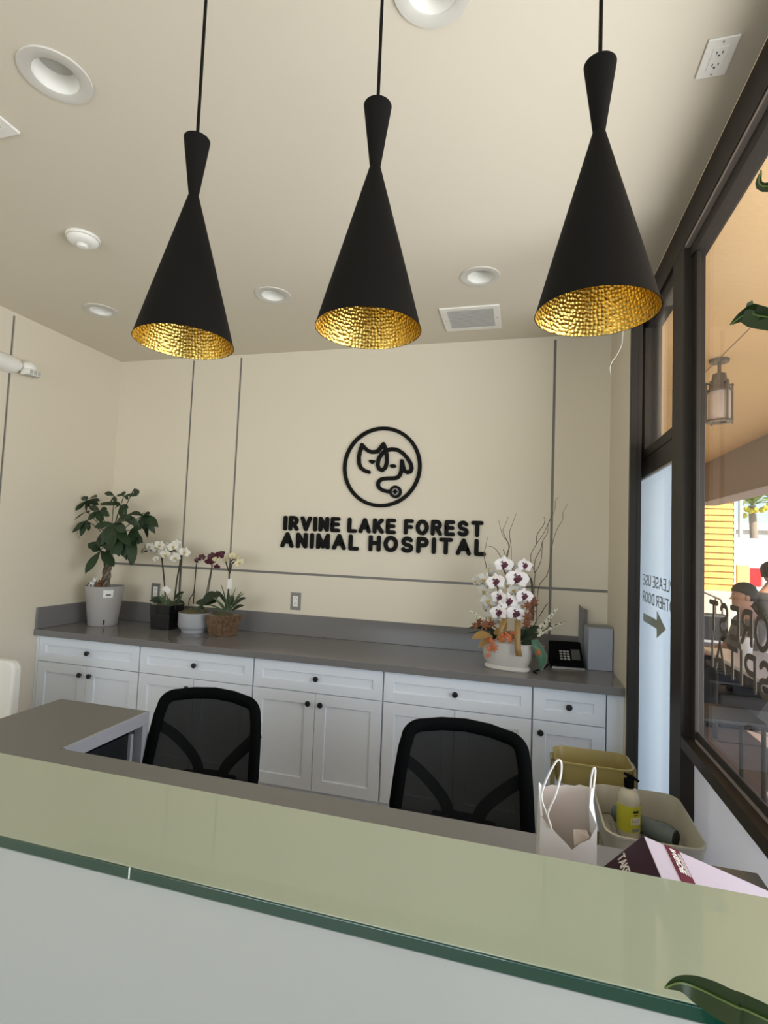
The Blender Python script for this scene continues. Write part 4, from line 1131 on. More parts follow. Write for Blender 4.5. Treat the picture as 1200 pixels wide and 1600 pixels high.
def ribbon(pts, wd, m, Y):
    rows = []
    for i, (x, y, dy) in enumerate(pts):
        c = at(*fpx(x, y), Y + dy); rows.append([c + Vector((-wd / 2, 0.004 * math.sin(i), 0)), c + Vector((wd / 2, 0, 0))])
    MB().rings(rows, False, False, closed=False).build('ribbon', m, fa, smooth=True, solid=0.001)
ribbon([(590, 790, 0.02), (592, 880, 0), (590, 1000, -0.01), (592, 1090, -0.012), (605, 1170, -0.012)], 0.031, M['ribbon'], AY - 0.115)
ribbon([(475, 700, 0.03), (450, 800, 0), (415, 900, -0.01), (395, 1000, -0.01)], 0.026, M['ribbon'], AY - 0.10)
rows = []
for (x, y, x2, y2) in [(735, 1000, 800, 990), (745, 1080, 860, 1080), (790, 1180, 905, 1160), (825, 1240, 900, 1220), (815, 1310, 850, 1320)]:
    rows.append([at(*fpx(x, y), AY - 0.10), at(*fpx(x2, y2), AY - 0.08)])
MB().rings(rows, False, False, closed=False).build('ribbon', M['ribbon_g'], fa, smooth=True, solid=0.001)

# ================================================================== THINGS ON THE BACK WORKTOP, RIGHT END
ph = tag(empty('desk_phone', (0.24, 3.10, ZC)), 'black desk phone with keypad beside the flower planter', 'telephone')
pz = ZC + 0.0005
MB().hexa([(0.155, 3.055, pz), (0.325, 3.075, pz), (0.315, 3.22, pz), (0.145, 3.20, pz), (0.155, 3.06, pz + 0.024), (0.325, 3.08, pz + 0.024), (0.315, 3.215, pz + 0.125), (0.145, 3.195, pz + 0.125)]).build('body', M['fab'], ph, bevel=0.006)
pu = (Vector((0.325, 3.08, pz + 0.024)) - Vector((0.155, 3.06, pz + 0.024))).normalized()
pw = (Vector((0.145, 3.195, pz + 0.125)) - Vector((0.155, 3.06, pz + 0.024))).normalized()
pn = pu.cross(pw)
po = Vector((0.155, 3.06, pz + 0.024)) + pn * 0.0005
for r_ in range(4):
    for c_ in range(3):
        q = po + pu * (0.050 + c_ * 0.019) + pw * (0.028 + r_ * 0.018)
        MB().hexa([q + pu * a + pw * b + pn * n for n in (0.0, 0.003) for a, b in ((0, 0), (0.0135, 0), (0.0135, 0.010), (0, 0.010))]).build('key', M['key'], ph)
q = po + pu * 0.112 + pw * 0.03
MB().hexa([q + pu * a + pw * b + pn * n for n in (0.0, 0.002) for a, b in ((0, 0), (0.046, 0), (0.046, 0.075), (0, 0.075))]).build('screen', M['carglass'], ph)
q = po + pu * 0.004 + pw * (-0.002)
MB().hexa([q + pu * a + pw * b + pn * n for n in (0.001, 0.022) for a, b in ((0, 0.005), (0.034, 0.005), (0.034, 0.145), (0, 0.145))]).build('handset', M['fab'], ph, bevel=0.008)
MB().hexa([(0.16, 3.045, pz), (0.328, 3.064, pz), (0.328, 3.074, pz), (0.16, 3.055, pz), (0.16, 3.047, pz + 0.008), (0.328, 3.066, pz + 0.008), (0.328, 3.074, pz + 0.010), (0.16, 3.055, pz + 0.010)]).build('front_lip', M['plate_grey'], ph)
MB().tube(smooth_path([(0.15, 3.09, pz + 0.02), (0.12, 3.02, pz + 0.004), (0.09, 2.96, pz + 0.004), (0.06, 2.90, pz + 0.004), (0.075, 2.86, pz + 0.004)], 5), 0.0035, 6).build('cord', M['fab'], ph, smooth=True)

sb = tag(empty('countertop_box', (0.405, 3.15, ZC)), 'upright blue grey box at the right end of worktop', 'box')
MB().hexa([(0.345, 3.085, pz), (0.469, 3.098, pz), (0.459, 3.225, pz), (0.335, 3.212, pz), (0.345, 3.085, pz + 0.226), (0.469, 3.098, pz + 0.226), (0.459, 3.225, pz + 0.226), (0.335, 3.212, pz + 0.226)]).build('body', M['box_b'], sb, bevel=0.003)
MB().hexa([(0.347, 3.087, pz + 0.2262), (0.467, 3.1, pz + 0.2262), (0.457, 3.223, pz + 0.2262), (0.337, 3.21, pz + 0.2262), (0.347, 3.087, pz + 0.229), (0.467, 3.1, pz + 0.229), (0.457, 3.223, pz + 0.229), (0.337, 3.21, pz + 0.229)]).build('lid', M['box_t'], sb)
fc = tag(empty('card_holder', (0.31, 3.235, ZC)), 'tall grey folded card standing behind the desk phone', 'card holder')
c0, c1, c2 = at(905, 945, 3.25), at(911, 949, 3.235), at(917, 952, 3.25)
def card(a, b, zt0, zt1, th, m):
    A, B = Vector((a[0], a[1], 0)), Vector((b[0], b[1], 0)); n_ = (B - A).cross(Z).normalized() * th
    return MB().hexa([A + Z * ZC + Z * 0.001, B + Z * ZC + Z * 0.001, B + n_ + Z * ZC + Z * 0.001, A + n_ + Z * ZC + Z * 0.001, A + Z * zt0, B + Z * zt1, B + n_ + Z * zt1, A + n_ + Z * zt0])
card((c0.x + 0.002, 3.27), (c1.x, 3.232), c0.z, c1.z - 0.004, 0.003, None).build('left_leaf', M['box_t'], fc)
card((c1.x + 0.0005, 3.232), (c2.x + 0.002, 3.25), c1.z - 0.004, c2.z - 0.004, 0.003, None).build('right_leaf', M['steel'], fc)

# ================================================================== DESK CLUTTER, RIGHT
# paper bag
pb = tag(empty('paper_bag', (0.10, 1.24, DZ)), 'small white paper bag with loop handles on the desk', 'bag')
by0, by1 = 1.20, 1.28
def apt(u, v, Y): return at(u, v, Y)
BL_, BR_ = at(839, 1400, by0).x, at(931, 1400, by0).x
bz = DZ + 0.0008
FLt, FRt = at(861, 1293, by0), at(921, 1312, by0)
front = [(BL_, by0, bz), (BR_, by0, bz), (BR_, by0, FRt.z + 0.03), tuple(FRt), tuple(at(906, 1318, by0)), tuple(at(894, 1328, by0)), tuple(at(880, 1313, by0)), tuple(at(870, 1303, by0)), tuple(FLt), (BL_ + 0.004, by0, FLt.z + 0.02)]
MB().add(front, [tuple(range(len(front)))]).build('front_panel', M['paper'], pb, solid=0.0008)
topb = [(846, 1226), (853, 1229), (862, 1226), (872, 1228), (884, 1226), (896, 1228), (906, 1226), (916, 1229), (926, 1231)]
backp = [(BL_ + 0.002, by1, bz), (BR_ + 0.008, by1, bz)] + [tuple(at(u, v, by1)) for u, v in reversed(topb)]
MB().add(backp, [tuple(range(len(backp)))]).build('back_panel', M['paper_in'], pb, solid=0.0008)
MB().add([(BL_, by0, bz), (BL_ - 0.004, (by0 + by1) / 2, bz), (BL_ + 0.002, by1, bz), at(846, 1226, by1), at(842, 1222, (by0 + by1) / 2 - 0.01), at(848, 1275, by0), (BL_ + 0.004, by0, FLt.z + 0.02)], [(0, 1, 4, 5, 6), (1, 2, 3, 4)]).build('gusset', M['paper'], pb, solid=0.0008)
MB().add([(BR_, by0, bz), (BR_ + 0.004, (by0 + by1) / 2, bz), (BR_ + 0.008, by1, bz), at(926, 1231, by1), at(924, 1233, (by0 + by1) / 2), at(921, 1262, by0), (BR_, by0, FRt.z + 0.03)], [(0, 1, 4, 5, 6), (1, 2, 3, 4)]).build('gusset', M['paper'], pb, solid=0.0008)
MB().add([(BL_ + 0.006, by0 + 0.01, bz + 0.0004), (BR_ - 0.004, by0 + 0.01, bz + 0.0004), (BR_, by1 - 0.006, bz + 0.0004), (BL_ + 0.006, by1 - 0.006, bz + 0.0004)], [(0, 1, 2, 3)]).build('base', M['paper'], pb, solid=0.0005)
MB().add([at(896, 1296, by0 + 0.02), at(917, 1297, by0 + 0.03), at(921, 1309, by0 + 0.015), at(897, 1322, by0 + 0.01)], [(0, 1, 2, 3)]).build('tissue', M['paper_in'], pb, solid=0.001)
MB().tube(smooth_path([tuple(at(u, v, by0 - 0.003)) for u, v in ((861, 1294), (855, 1274), (846, 1247), (851, 1225), (861, 1203), (871, 1188), (877, 1192), (876, 1212), (868, 1242), (856, 1271), (861, 1290))], 4), 0.0021, 8).build('handle', M['paper'], pb, smooth=True)
MB().tube(smooth_path([tuple(at(u, v, by1 - 0.01)) for u, v in ((922, 1290), (922, 1250), (923, 1222), (926, 1204), (929, 1200), (930, 1207), (927, 1235), (924, 1262), (923, 1300))], 4), 0.0021, 8).build('handle', M['paper'], pb, smooth=True)

# carton with a raised corner
BXY0, BXY1 = 0.925, 1.115
ctn = tag(empty('printed_carton', (0.30, 1.02, DZ)), 'plum and white printed carton tilted on the desk, lower right', 'carton')
A_ = at(1006, 1306, BXY1)
dirR = Vector((0.96, 0, -0.28)).normalized(); dirL = Vector((-0.70, 0, -0.71)).normalized()
secc = [A_ + dirR * 0.30, A_, A_ + dirL * 0.20]
sec2 = [(p.x, max(p.z, DZ + 0.004)) for p in secc]
poly = [(sec2[0][0], sec2[0][1]), (A_.x, A_.z), (sec2[2][0], sec2[2][1]), (sec2[2][0] + 0.05, DZ + 0.001), (sec2[0][0] - 0.02, DZ + 0.001)]
MB().prism(poly, (0, BXY0, 0), X, Z, yv, BXY1 - BXY0).build('carton_body', M['lilac'], ctn, bevel=0.001)
nL = Vector((-dirL.z, 0, dirL.x)); nL = nL if nL.z > 0 else -nL
nR = Vector((-dirR.z, 0, dirR.x)); nR = nR if nR.z > 0 else -nR
def patch(d0, d1, dirv, nrm, y0, y1, e0=0.0004, e1=0.0014):
    a, b = A_ + dirv * d0, A_ + dirv * d1
    return MB().hexa([Vector((p.x, y, p.z)) + nrm * e for e in (e0, e1) for p, y in ((a, y0), (b, y0), (b, y1), (a, y1))])
patch(0.0, 0.135, dirL, nL, BXY0 + 0.001, BXY1 - 0.0005).build('plum_panel', M['purple'], ctn)
patch(0.036, 0.060, dirR, nR, BXY0 + 0.001, BXY1 - 0.0005).build('maroon_stripe', M['maroon'], ctn)
letters('TAKE', 0.06, 0.017, 0.003, A_ + dirL * 0.064 + nL * 0.0016 + Vector((0, 1.108 - BXY1, 0)), Vector((0, -1, 0)), -dirL, nL, 0.0008, M['paper'], ctn, gap=0.22)
letters('INSIDE', 0.075, 0.010, 0.0022, A_ + dirR * 0.0515 + nR * 0.0016 + Vector((0, 1.105 - BXY1, 0)), Vector((0, -1, 0)), -dirR, nR, 0.0008, M['paper'], ctn, gap=0.22)
for k, dd in enumerate((0.0535, 0.0565)):
    patch(dd, dd + 0.0012, dirR, nR, BXY1 - 0.085, BXY1 - 0.018, 0.0015, 0.0022).build('print_line', M['paper'], ctn)

# white trolley with tray top
def tray(mb_parent, x0, x1, y0, y1, zr, dep, m, rr=0.05, flare=0.012, name='tray_wall'):
    def rnd(x0, x1, y0, y1, r, z, n=6):
        pts = []
        for cx, cy, a0 in ((x1 - r, y1 - r, 0), (x0 + r, y1 - r, 90), (x0 + r, y0 + r, 180), (x1 - r, y0 + r, 270)):
            for k in range(n + 1):
                a = R(a0 + 90 * k / n); pts.append((cx + r * math.cos(a), cy + r * math.sin(a), z))
        return pts
    f = flare; t = 0.004
    mb = MB()
    mb.rings([rnd(x0 + f + t, x1 - f - t, y0 + f + t, y1 - f - t, rr - t, zr - dep + 0.012), rnd(x0 + t, x1 - t, y0 + t, y1 - t, rr, zr - 0.003), rnd(x0 + t / 2, x1 - t / 2, y0 + t / 2, y1 - t / 2, rr, zr),
              rnd(x0 - 0.003, x1 + 0.003, y0 - 0.003, y1 + 0.003, rr, zr - 0.002), rnd(x0 - 0.003, x1 + 0.003, y0 - 0.003, y1 + 0.003, rr, zr - 0.008), rnd(x0, x1, y0, y1, rr, zr - 0.010), rnd(x0 + f, x1 - f, y0 + f, y1 - f, rr, zr - dep)], False, False)
    mb.build(name, m, mb_parent, smooth=True)
    g = MB(); z0 = zr - dep + 0.004; z1 = z0 + 0.004
    a, b, c, d = x0 + f + t, x1 - f - t, y0 + f + t, y1 - f - t
    g.box((a, c, z0), (b, c + 0.05, z1)); g.box((a, d - 0.05, z0), (b, d, z1)); g.box((a, c + 0.05, z0), (a + 0.03, d - 0.05, z1)); g.box((b - 0.03, c + 0.05, z0), (b, d - 0.05, z1))
    nx = int((b - a - 0.06) / 0.014); ny = int((d - c - 0.10) / 0.014)
    for i in range(1, nx): g.box((a + 0.03 + (b - a - 0.06) * i / nx - 0.0035, c + 0.05, z0), (a + 0.03 + (b - a - 0.06) * i / nx + 0.0035, d - 0.05, z1))
    for j in range(1, ny): g.box((a + 0.03, c + 0.05 + (d - c - 0.10) * j / ny - 0.0035, z0 + 0.0003), (b - 0.03, c + 0.05 + (d - c - 0.10) * j / ny + 0.0035, z1 - 0.0003))
    return g.build('perforated_base', m, mb_parent)
TX0, TX1, TY0, TY1, TZ = 0.262, 0.543, 1.795, 2.165, 0.652
tl = tag(empty('storage_trolley', ((TX0 + TX1) / 2, (TY0 + TY1) / 2, 0)), 'cream white plastic trolley with perforated tray below the window', 'trolley')
tray(tl, TX0, TX1, TY0, TY1, TZ, 0.105, M['cream_pl'])
tray(tl, TX0 + 0.01, TX1 - 0.01, TY0 + 0.01, TY1 - 0.01, 0.33, 0.10, M['cream_pl'], name='lower_tray_wall')
for x in (TX0 + 0.035, TX1 - 0.035):
    for y in (TY0 + 0.035, TY1 - 0.035):
        pp = MB().tube([(x, y, 0.04), (x, y, TZ - 0.10)], 0.012, 10).build('post', M['cream_pl'], tl, smooth=True)
        MB().tube([(x - 0.008, y, 0.021), (x + 0.008, y, 0.021)], 0.02, 14).build('caster', M['rubber'], pp)
# mustard stacking bin
YX0, YX1, YY0, YY1, YZ = 0.135, 0.415, 2.20, 2.375, 0.70
yb = tag(empty('mustard_bin', ((YX0 + YX1) / 2, (YY0 + YY1) / 2, 0)), 'mustard yellow plastic stacking bin behind the paper bag', 'storage bin')
tray(yb, YX0, YX1, YY0, YY1, YZ, 0.085, M['yellow_pl'], rr=0.04, flare=0.004)
tray(yb, YX0, YX1, YY0, YY1, 0.38, 0.085, M['yellow_pl'], rr=0.04, flare=0.004, name='lower_tray_wall')
for x, s in ((YX0 - 0.006, -1), (YX1 + 0.006, 1)):
    boxo('side_frame', (x - 0.006, YY0 + 0.03, 0.0), (x + 0.006, YY0 + 0.055, YZ - 0.02), M['yellow_pl'], yb, 0.003)
    boxo('side_frame', (x - 0.006, YY1 - 0.055, 0.0), (x + 0.006, YY1 - 0.03, YZ - 0.02), M['yellow_pl'], yb, 0.003)
    boxo('grip', (x - 0.010, YY0 + 0.055, YZ - 0.03), (x + 0.010, YY1 - 0.055, YZ - 0.012), M['yellow_pl'], yb, 0.004)
# soap bottle in the tray
tf = TZ - 0.105 + 0.0085
sb0 = az(986, 1300, tf)
sb0 = Vector((sb0.x - 0.012, max(sb0.y, TY0 + 0.07) - 0.02, tf))
bt = tag(empty('soap_bottle', sb0), 'pump soap bottle with yellow label in the white tray', 'bottle')
MB().lathe([(0.033, 0.0), (0.036, 0.004), (0.0365, 0.012), (0.0365, 0.118), (0.034, 0.133), (0.026, 0.146), (0.015, 0.152), (0.014, 0.156)], sb0, 36).build('bottle_body', M['soap'], bt, smooth=True)
lbl = MB(); lbl.lathe([(0.0369, 0.022), (0.0369, 0.106)], sb0, 36, False, False).build('label', M['soap_l'], bt, smooth=True)
def on_bottle(z0, z1, a0, a1, nm, m, e):
    rs = [[(sb0.x + e * math.cos(R(a0 + (a1 - a0) * k / 4)), sb0.y + e * math.sin(R(a0 + (a1 - a0) * k / 4)), sb0.z + z) for k in range(5)] for z in (z0, z1)]
    return MB().rings(rs, False, False, closed=False).build(nm, m, lbl)
lbl = bt.children[-1]
on_bottle(0.048, 0.072, -88, -32, 'info_panel', M['paper'], 0.0371)
on_bottle(0.026, 0.037, -82, -40, 'barcode_panel', M['box_t'], 0.0371)
on_bottle(0.086, 0.094, -78, -46, 'title_print', M['slotd'], 0.0371)
on_bottle(0.078, 0.081, -74, -50, 'small_print', M['slotd'], 0.0371)
for k in range(4):
    on_bottle(0.052 + k * 0.0045, 0.0532 + k * 0.0045, -84, -42, 'text_line', M['box_t'], 0.0373)
MB().lathe([(0.0165, 0.1565), (0.0165, 0.182), (0.010, 0.184), (0.006, 0.190)], sb0, 20).build('pump_collar', M['fab'], bt, smooth=True)
MB().tube([(sb0.x - 0.016, sb0.y, sb0.z + 0.2), (sb0.x + 0.004, sb0.y - 0.002, sb0.z + 0.1935), (sb0.x + 0.03, sb0.y - 0.006, sb0.z + 0.181)], [0.005, 0.006, 0.0042], 8).build('pump_head', M['fab'], bt, smooth=True)
# blue grey roll / tumbler lying in the tray
r0 = az(958, 1262, tf + 0.028); r1 = az(1072, 1319, tf + 0.028)
r1 = Vector((min(r1.x, TX1 - 0.045), max(r1.y, TY0 + 0.045) + 0.025, r1.z)); 
r0 = Vector((max(r0.x, TX0 + 0.03), min(r0.y + 0.03, TY1 - 0.05), r0.z))
ro = tag(empty('rolled_tube', (r0 + r1) / 2 - Vector((0, 0, 0.028))), 'blue grey cylinder with dark open end lying in the tray', 'tube')
MB().tube([r0, r0.lerp(r1, 0.04), r0.lerp(r1, 0.97), r1], [0.022, 0.0265, 0.0275, 0.026], 24).build('tube_body', M['roll'], ro, smooth=True)
dd = (r1 - r0).normalized()
MB().tube([r1 + dd * 0.0005, r1 + dd * 0.004], [0.0245, 0.022], 24).build('dark_end', M['slotd'], ro, smooth=True)

# white lounge chair glimpsed at the far left
wc = tag(empty('white_side_chair', (-2.63, 1.98, 0)), 'white rounded side chair at the far left edge by the wall', 'chair')
bk = MB()
rs = []
for yy in (1.70, 2.28):
    pass
def rr_poly(x0, x1, z0, z1, r, n=6):
    pts = []
    for cx, cz, a0 in ((x1 - r, z1 - r, 0), (x0 + r, z1 - r, 90)):
        for k in range(n + 1):
            a = R(a0 + 90 * k / n); pts.append((cx + r * math.cos(a), cz + r * math.sin(a)))
    return pts + [(x0, z0), (x1, z0)]
MB().prism(rr_poly(-0.50, 0.0, 0.36, 0.822, 0.05), (-2.522, 2.20, 0), X, Z, yv, 0.05).build('backrest', M['white'], wc, bevel=0.012)
boxo('seat', (-2.99, 1.70, 0.36), (-2.47, 2.195, 0.45), M['white'], wc, 0.02)
for x in (-2.95, -2.52):
    for y in (1.74, 2.16):
        MB().tube([(x, y, 0.0), (x, y, 0.36)], [0.012, 0.016], 8).build('leg', M['chrome'], wc, smooth=True)

# dracaena standing just right of the camera
dp = tag(empty('dracaena_plant', (0.40, 0.33, 0)), 'dracaena with long strap leaves entering at the right edge', 'potted plant')
MB().lathe([(0.11, 0.0), (0.12, 0.01), (0.15, 0.34), (0.145, 0.35), (0.138, 0.33)], (0.40, 0.33, 0.0005), 32, True, True).build('pot', M['pot_grey'], dp, smooth=True)
MB().tube([(0.40, 0.33, 0.33), (0.405, 0.335, 0.8), (0.40, 0.34, 1.25), (0.405, 0.34, 1.55)], [0.02, 0.018, 0.016, 0.012], 10).build('cane', M['bark'], dp, smooth=True)
def strap(pts, wd, Y=None):
    mb = MB(); rows = []; mid = []
    P_ = [Vector(p) for p in smooth_path([tuple(p) for p in pts], 7)]; sp_ = None
    n = len(P_)
    for i, p in enumerate(P_):
        t = i / (n - 1)
        d = (P_[min(i + 1, n - 1)] - P_[max(i - 1, 0)]).normalized()
        vv = (p - EYE).normalized(); s = (d.cross(vv).normalized() * 0.85 + vv * 0.5).normalized()
        if sp_ is not None and s.dot(sp_) < 0: s = -s
        sp_ = s
        nr = s.cross(d); nr = nr if nr.dot(vv) < 0 else -nr
        w_ = wd * 0.5 * min(1, 0.5 + t * 1.4) * (min(1, (1 - t) * 2.3) ** 0.85 if t < 1 else 0.01)
        w_ = max(w_, 0.0006)
        rows.append([p - s * w_ + nr * w_ * 0.4, p, p + s * w_ + nr * w_ * 0.4]); mid.append(p + nr * 0.0006)
    mb.rings(rows, False, False, closed=False)
    lf = mb.build('leaf', M['leafd'], dp, smooth=True)
    MB().tube(mid, 0.0011, 5).build('midrib', M['rib'], lf, smooth=True)
c_low, c_mid, c_top = Vector((0.40, 0.34, 1.20)), Vector((0.402, 0.34, 1.48)), Vector((0.405, 0.34, 1.56))
strap([c_low, (0.33, 0.36, 1.19), at(1225, 1606, 0.46), at(1150, 1572, 0.48), at(1090, 1543, 0.50), at(1062, 1535, 0.505), at(1039, 1543, 0.51)], 0.026)
strap([c_mid, (0.36, 0.42, 1.64), at(1215, 497, 0.58), at(1180, 488, 0.60), at(1160, 493, 0.61), at(1141, 507, 0.62)], 0.024)
strap([c_top, (0.385, 0.45, 1.78), (0.33, 0.57, 1.90), at(1206, 290, 0.62), at(1189, 267, 0.63)], 0.018)
for k in range(9):
    a = R(-150 + k * 26)
    b = c_low.lerp(c_top, random.random())
    e = b + Vector((0.12 * math.cos(a) + 0.02, 0.30 * math.sin(a) - 0.08, random.uniform(-0.1, 0.15)))
    e.x = min(e.x, 0.535); e.y = min(e.y, 0.30)
    strap([b, b.lerp(e, 0.5) + Vector((0.0, 0, 0.09)), e], 0.04)

# ================================================================== OUTSIDE, THROUGH THE WINDOW
struct(boxo('pavement_walkway', (XG + 0.03, -6, -0.06), (2.75, 14, -0.01), M['paving']), 'shaded walkway outside the window, reddened to warm the soffit')
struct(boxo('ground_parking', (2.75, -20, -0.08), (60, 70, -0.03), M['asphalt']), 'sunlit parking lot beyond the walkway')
SO = 2.9; XB = 2.6056; ZBM = 2.3148
sf = struct(boxo('soffit', (XG + 0.031, -6, SO), (XB, 9.6, SO + 0.12), M['stucco']), 'warm stucco soffit over the outside walkway')
bm_ = struct(boxo('soffit_beam', (XB, -6, ZBM), (XB + 0.35, 9.6, SO + 0.6), M['beam']), 'mauve fascia beam along the walkway edge')
struct(boxo('facade_wall', (XS + 0.02, 3.47, -0.01), (XG + 0.03, 9.5, SO - 0.001), M['cream_st']), 'stucco shopfront wall beyond the door')
# joint line in the stucco
ja, jb_ = az(1085, 598, SO), az(1195, 490, SO)
MB().tube([(ja.x, ja.y, SO - 0.001), (jb_.x, jb_.y, SO - 0.001)], 0.0035, 4).build('control_joint', M['beam'], sf)
# lantern
lx, ly = 1.306, 4.171
ln = tag(empty('hanging_lantern', (lx, ly, SO)), 'bronze cylinder lantern hanging from the outside soffit', 'lantern')
MB().lathe([(0.062, -0.02), (0.064, -0.001)], (lx, ly, SO), 28).build('canopy', M['lantern'], ln, smooth=True)
MB().tube([(lx, ly, SO - 0.02), (lx, ly, SO - 0.105)], 0.012, 10).build('stem', M['lantern'], ln, smooth=True)
MB().lathe([(0.068, -0.225), (0.066, -0.215), (0.060, -0.155), (0.048, -0.150), (0.042, -0.105), (0.02, -0.10)], (lx, ly, SO), 28).build('cap', M['lantern'], ln, smooth=True)
MB().lathe([(0.068, -0.445), (0.070, -0.44), (0.070, -0.23)], (lx, ly, SO), 28, False, False).build('glass_cylinder', M['lglass'], ln, smooth=True)
MB().lathe([(0.02, -0.345), (0.022, -0.26), (0.018, -0.23)], (lx, ly, SO), 14).build('lamp_holder', M['lantern'], ln, smooth=True)
for z_, r0_, r1_ in ((-0.450, 0.045, 0.086), (-0.235, 0.071, 0.086)):
    MB().lathe([(r0_, z_), (r1_, z_), (r1_, z_ + 0.012), (r0_, z_ + 0.012), (r0_, z_)], (lx, ly, SO), 28, False, False).build('ring', M['lantern'], ln)
for k in range(4):
    a = R(45 * 0 + 90 * k + 14)
    px, py = lx + 0.092 * math.cos(a), ly + 0.092 * math.sin(a)
    MB().tube([(px, py, SO - 0.455), (px, py, SO - 0.17)], 0.007, 8).build('rod', M['lantern'], ln)
    MB().tube([(lx + 0.055 * math.cos(a), ly + 0.055 * math.sin(a), SO - 0.178), (lx + 0.10 * math.cos(a), ly + 0.10 * math.sin(a), SO - 0.178)], 0.007, 6).build('bracket', M['lantern'], ln)
# yellow clapboard building
YB = 10.0
yl = tag(empty('yellow_building', (2.4, YB, -0.03)), 'sunlit yellow clapboard wall outside beyond the walkway', 'building')
boxo('wall_core', (1.0, YB + 0.03, -0.03), (3.35, YB + 4, 4.4), M['siding'], yl)
boxo('stucco_base', (1.0, YB - 0.12, -0.03), (3.36, YB + 0.028, 0.94), M['cream_st'], yl)
boxo('corner_board', (3.352, YB - 0.012, 0.941), (3.375, YB + 0.3, 4.4), M['bldw'], yl)
pk = None
ph_ = (2.516 - 0.945) / 15.0
for i in range(24):
    z0 = 0.945 + i * ph_
    if pk is None:
        pk = MB().hexa([(1.0, YB - 0.014, z0), (3.351, YB - 0.014, z0), (3.351, YB + 0.029, z0), (1.0, YB + 0.029, z0), (1.0, YB + 0.002, z0 + ph_ - 0.006), (3.351, YB + 0.002, z0 + ph_ - 0.006), (3.351, YB + 0.029, z0 + ph_ - 0.006), (1.0, YB + 0.029, z0 + ph_ - 0.006)]).build('plank', M['siding'], yl)
    else:
        s = pk.copy(); C.objects.link(s); s.location.z += i * ph_
# handrail
hr_ = tag(empty('handrail', (2.2, 7.6, -0.01)), 'thin dark pipe handrail in front of the stucco base', 'railing')
h0, h1, h2 = at(1078, 916, 8.2), at(1118, 933, 8.2), at(1126, 937, 8.2)
MB().tube([h0 + Vector((-0.3, 0, 0.13)), h0, h1, h2, h2 + Vector((0.02, 0, -0.06))], 0.014, 8).build('rail', M['lantern'], hr_, smooth=True)
for p in (h1, h2 + Vector((0.02, 0, -0.05)), h0 + Vector((-0.3, 0, 0.12))):
    MB().tube([p, (p.x, p.y, -0.009)], 0.012, 8).build('post', M['lantern'], hr_, smooth=True)

# white pickup truck seen from the rear corner
TK = Vector((4.85, 12.0, -0.03))
tk = tag(empty('pickup_truck', TK), 'white pickup truck with red tail lamp in the parking lot', 'truck')
bxl = lambda n, a, b, m, bv=0.03, par=tk: MB().box(TK + Vector(a), TK + Vector(b)).build(n, m, par, bevel=bv)
bxl('bed', (-0.62, 0.0, 0.55), (1.3, 2.4, 1.40), M['carw'], 0.06)
bxl('cab', (-0.58, 2.41, 0.55), (1.26, 4.3, 2.0), M['carw'], 0.18)
bxl('hood', (-0.56, 4.31, 0.55), (1.24, 5.6, 1.35), M['carw'], 0.10)
bxl('rear_window', (0.72, 2.38, 1.45), (1.05, 2.405, 1.85), M['carglass'], 0.01)
bxl('bumper', (-0.64, -0.14, 0.50), (1.32, -0.002, 0.72), M['chrome'], 0.03)
bxl('tail_lamp', (-0.60, -0.02, 0.98), (-0.36, -0.001, 1.34), M['tail'], 0.008)
bxl('tail_lamp', (1.06, -0.02, 0.98), (1.28, -0.001, 1.34), M['tail'], 0.008)
bxl('tailgate', (-0.34, -0.018, 0.74), (1.04, -0.001, 1.38), M['carw'], 0.01)
for x in (-0.60, 1.28):
    for y in (0.6, 4.6):
        MB().tube([TK + Vector((x - 0.1, y, 0.36)), TK + Vector((x + 0.1, y, 0.36))], 0.36, 20).build('wheel', M['rubber'], tk, smooth=True)
tag(boxo('utility_box', (3.80, 11.2, -0.03), (4.02, 11.6, 1.36), M['tan'], None, 0.02), 'tan utility cabinet between yellow wall and truck', 'utility box')
# sedan behind
def sedan(name, c, m, label, rz):
    c = Vector(c)
    o = tag(empty(name, c, rz), label, 'car')
    mb = MB()
    prof = [(-2.2, 0.35), (2.2, 0.35), (2.25, 0.75), (1.3, 0.92), (0.6, 1.40), (-0.9, 1.42), (-1.6, 1.0), (-2.2, 0.92)]
    mb.prism(prof, (0, -0.85, 0), X, Z, yv, 1.7).build('body', m, o, bevel=0.08, bseg=3, local=True)
    MB().prism([(1.18, 0.96), (0.58, 1.36), (-0.86, 1.37), (-1.45, 1.02)], (0, -0.862, 0), X, Z, yv, 1.724).build('side_glass', M['carglass'], o, local=True)
    MB().hexa([(1.33, -0.7, 0.94), (1.33, 0.7, 0.94), (1.30, 0.7, 0.94), (1.30, -0.7, 0.94), (0.68, -0.62, 1.39), (0.68, 0.62, 1.39), (0.64, 0.62, 1.39), (0.64, -0.62, 1.39)]).build('windscreen', M['carglass'], o, local=True)
    for x in (-1.4, 1.4):
        for y in (-0.80, 0.80):
            MB().tube([(x, y - 0.1, 0.32), (x, y + 0.1, 0.32)], 0.32, 18).build('wheel', M['rubber'], o, smooth=True, local=True)
    return o
sedan('parked_car', (7.4, 19.0, -0.03), M['cars'], 'silver blue parked car above the truck bed', R(8))
sedan('parked_car', (13.5, 27.5, -0.03), M['carw'], 'white parked car farthest away in the lot', R(5))
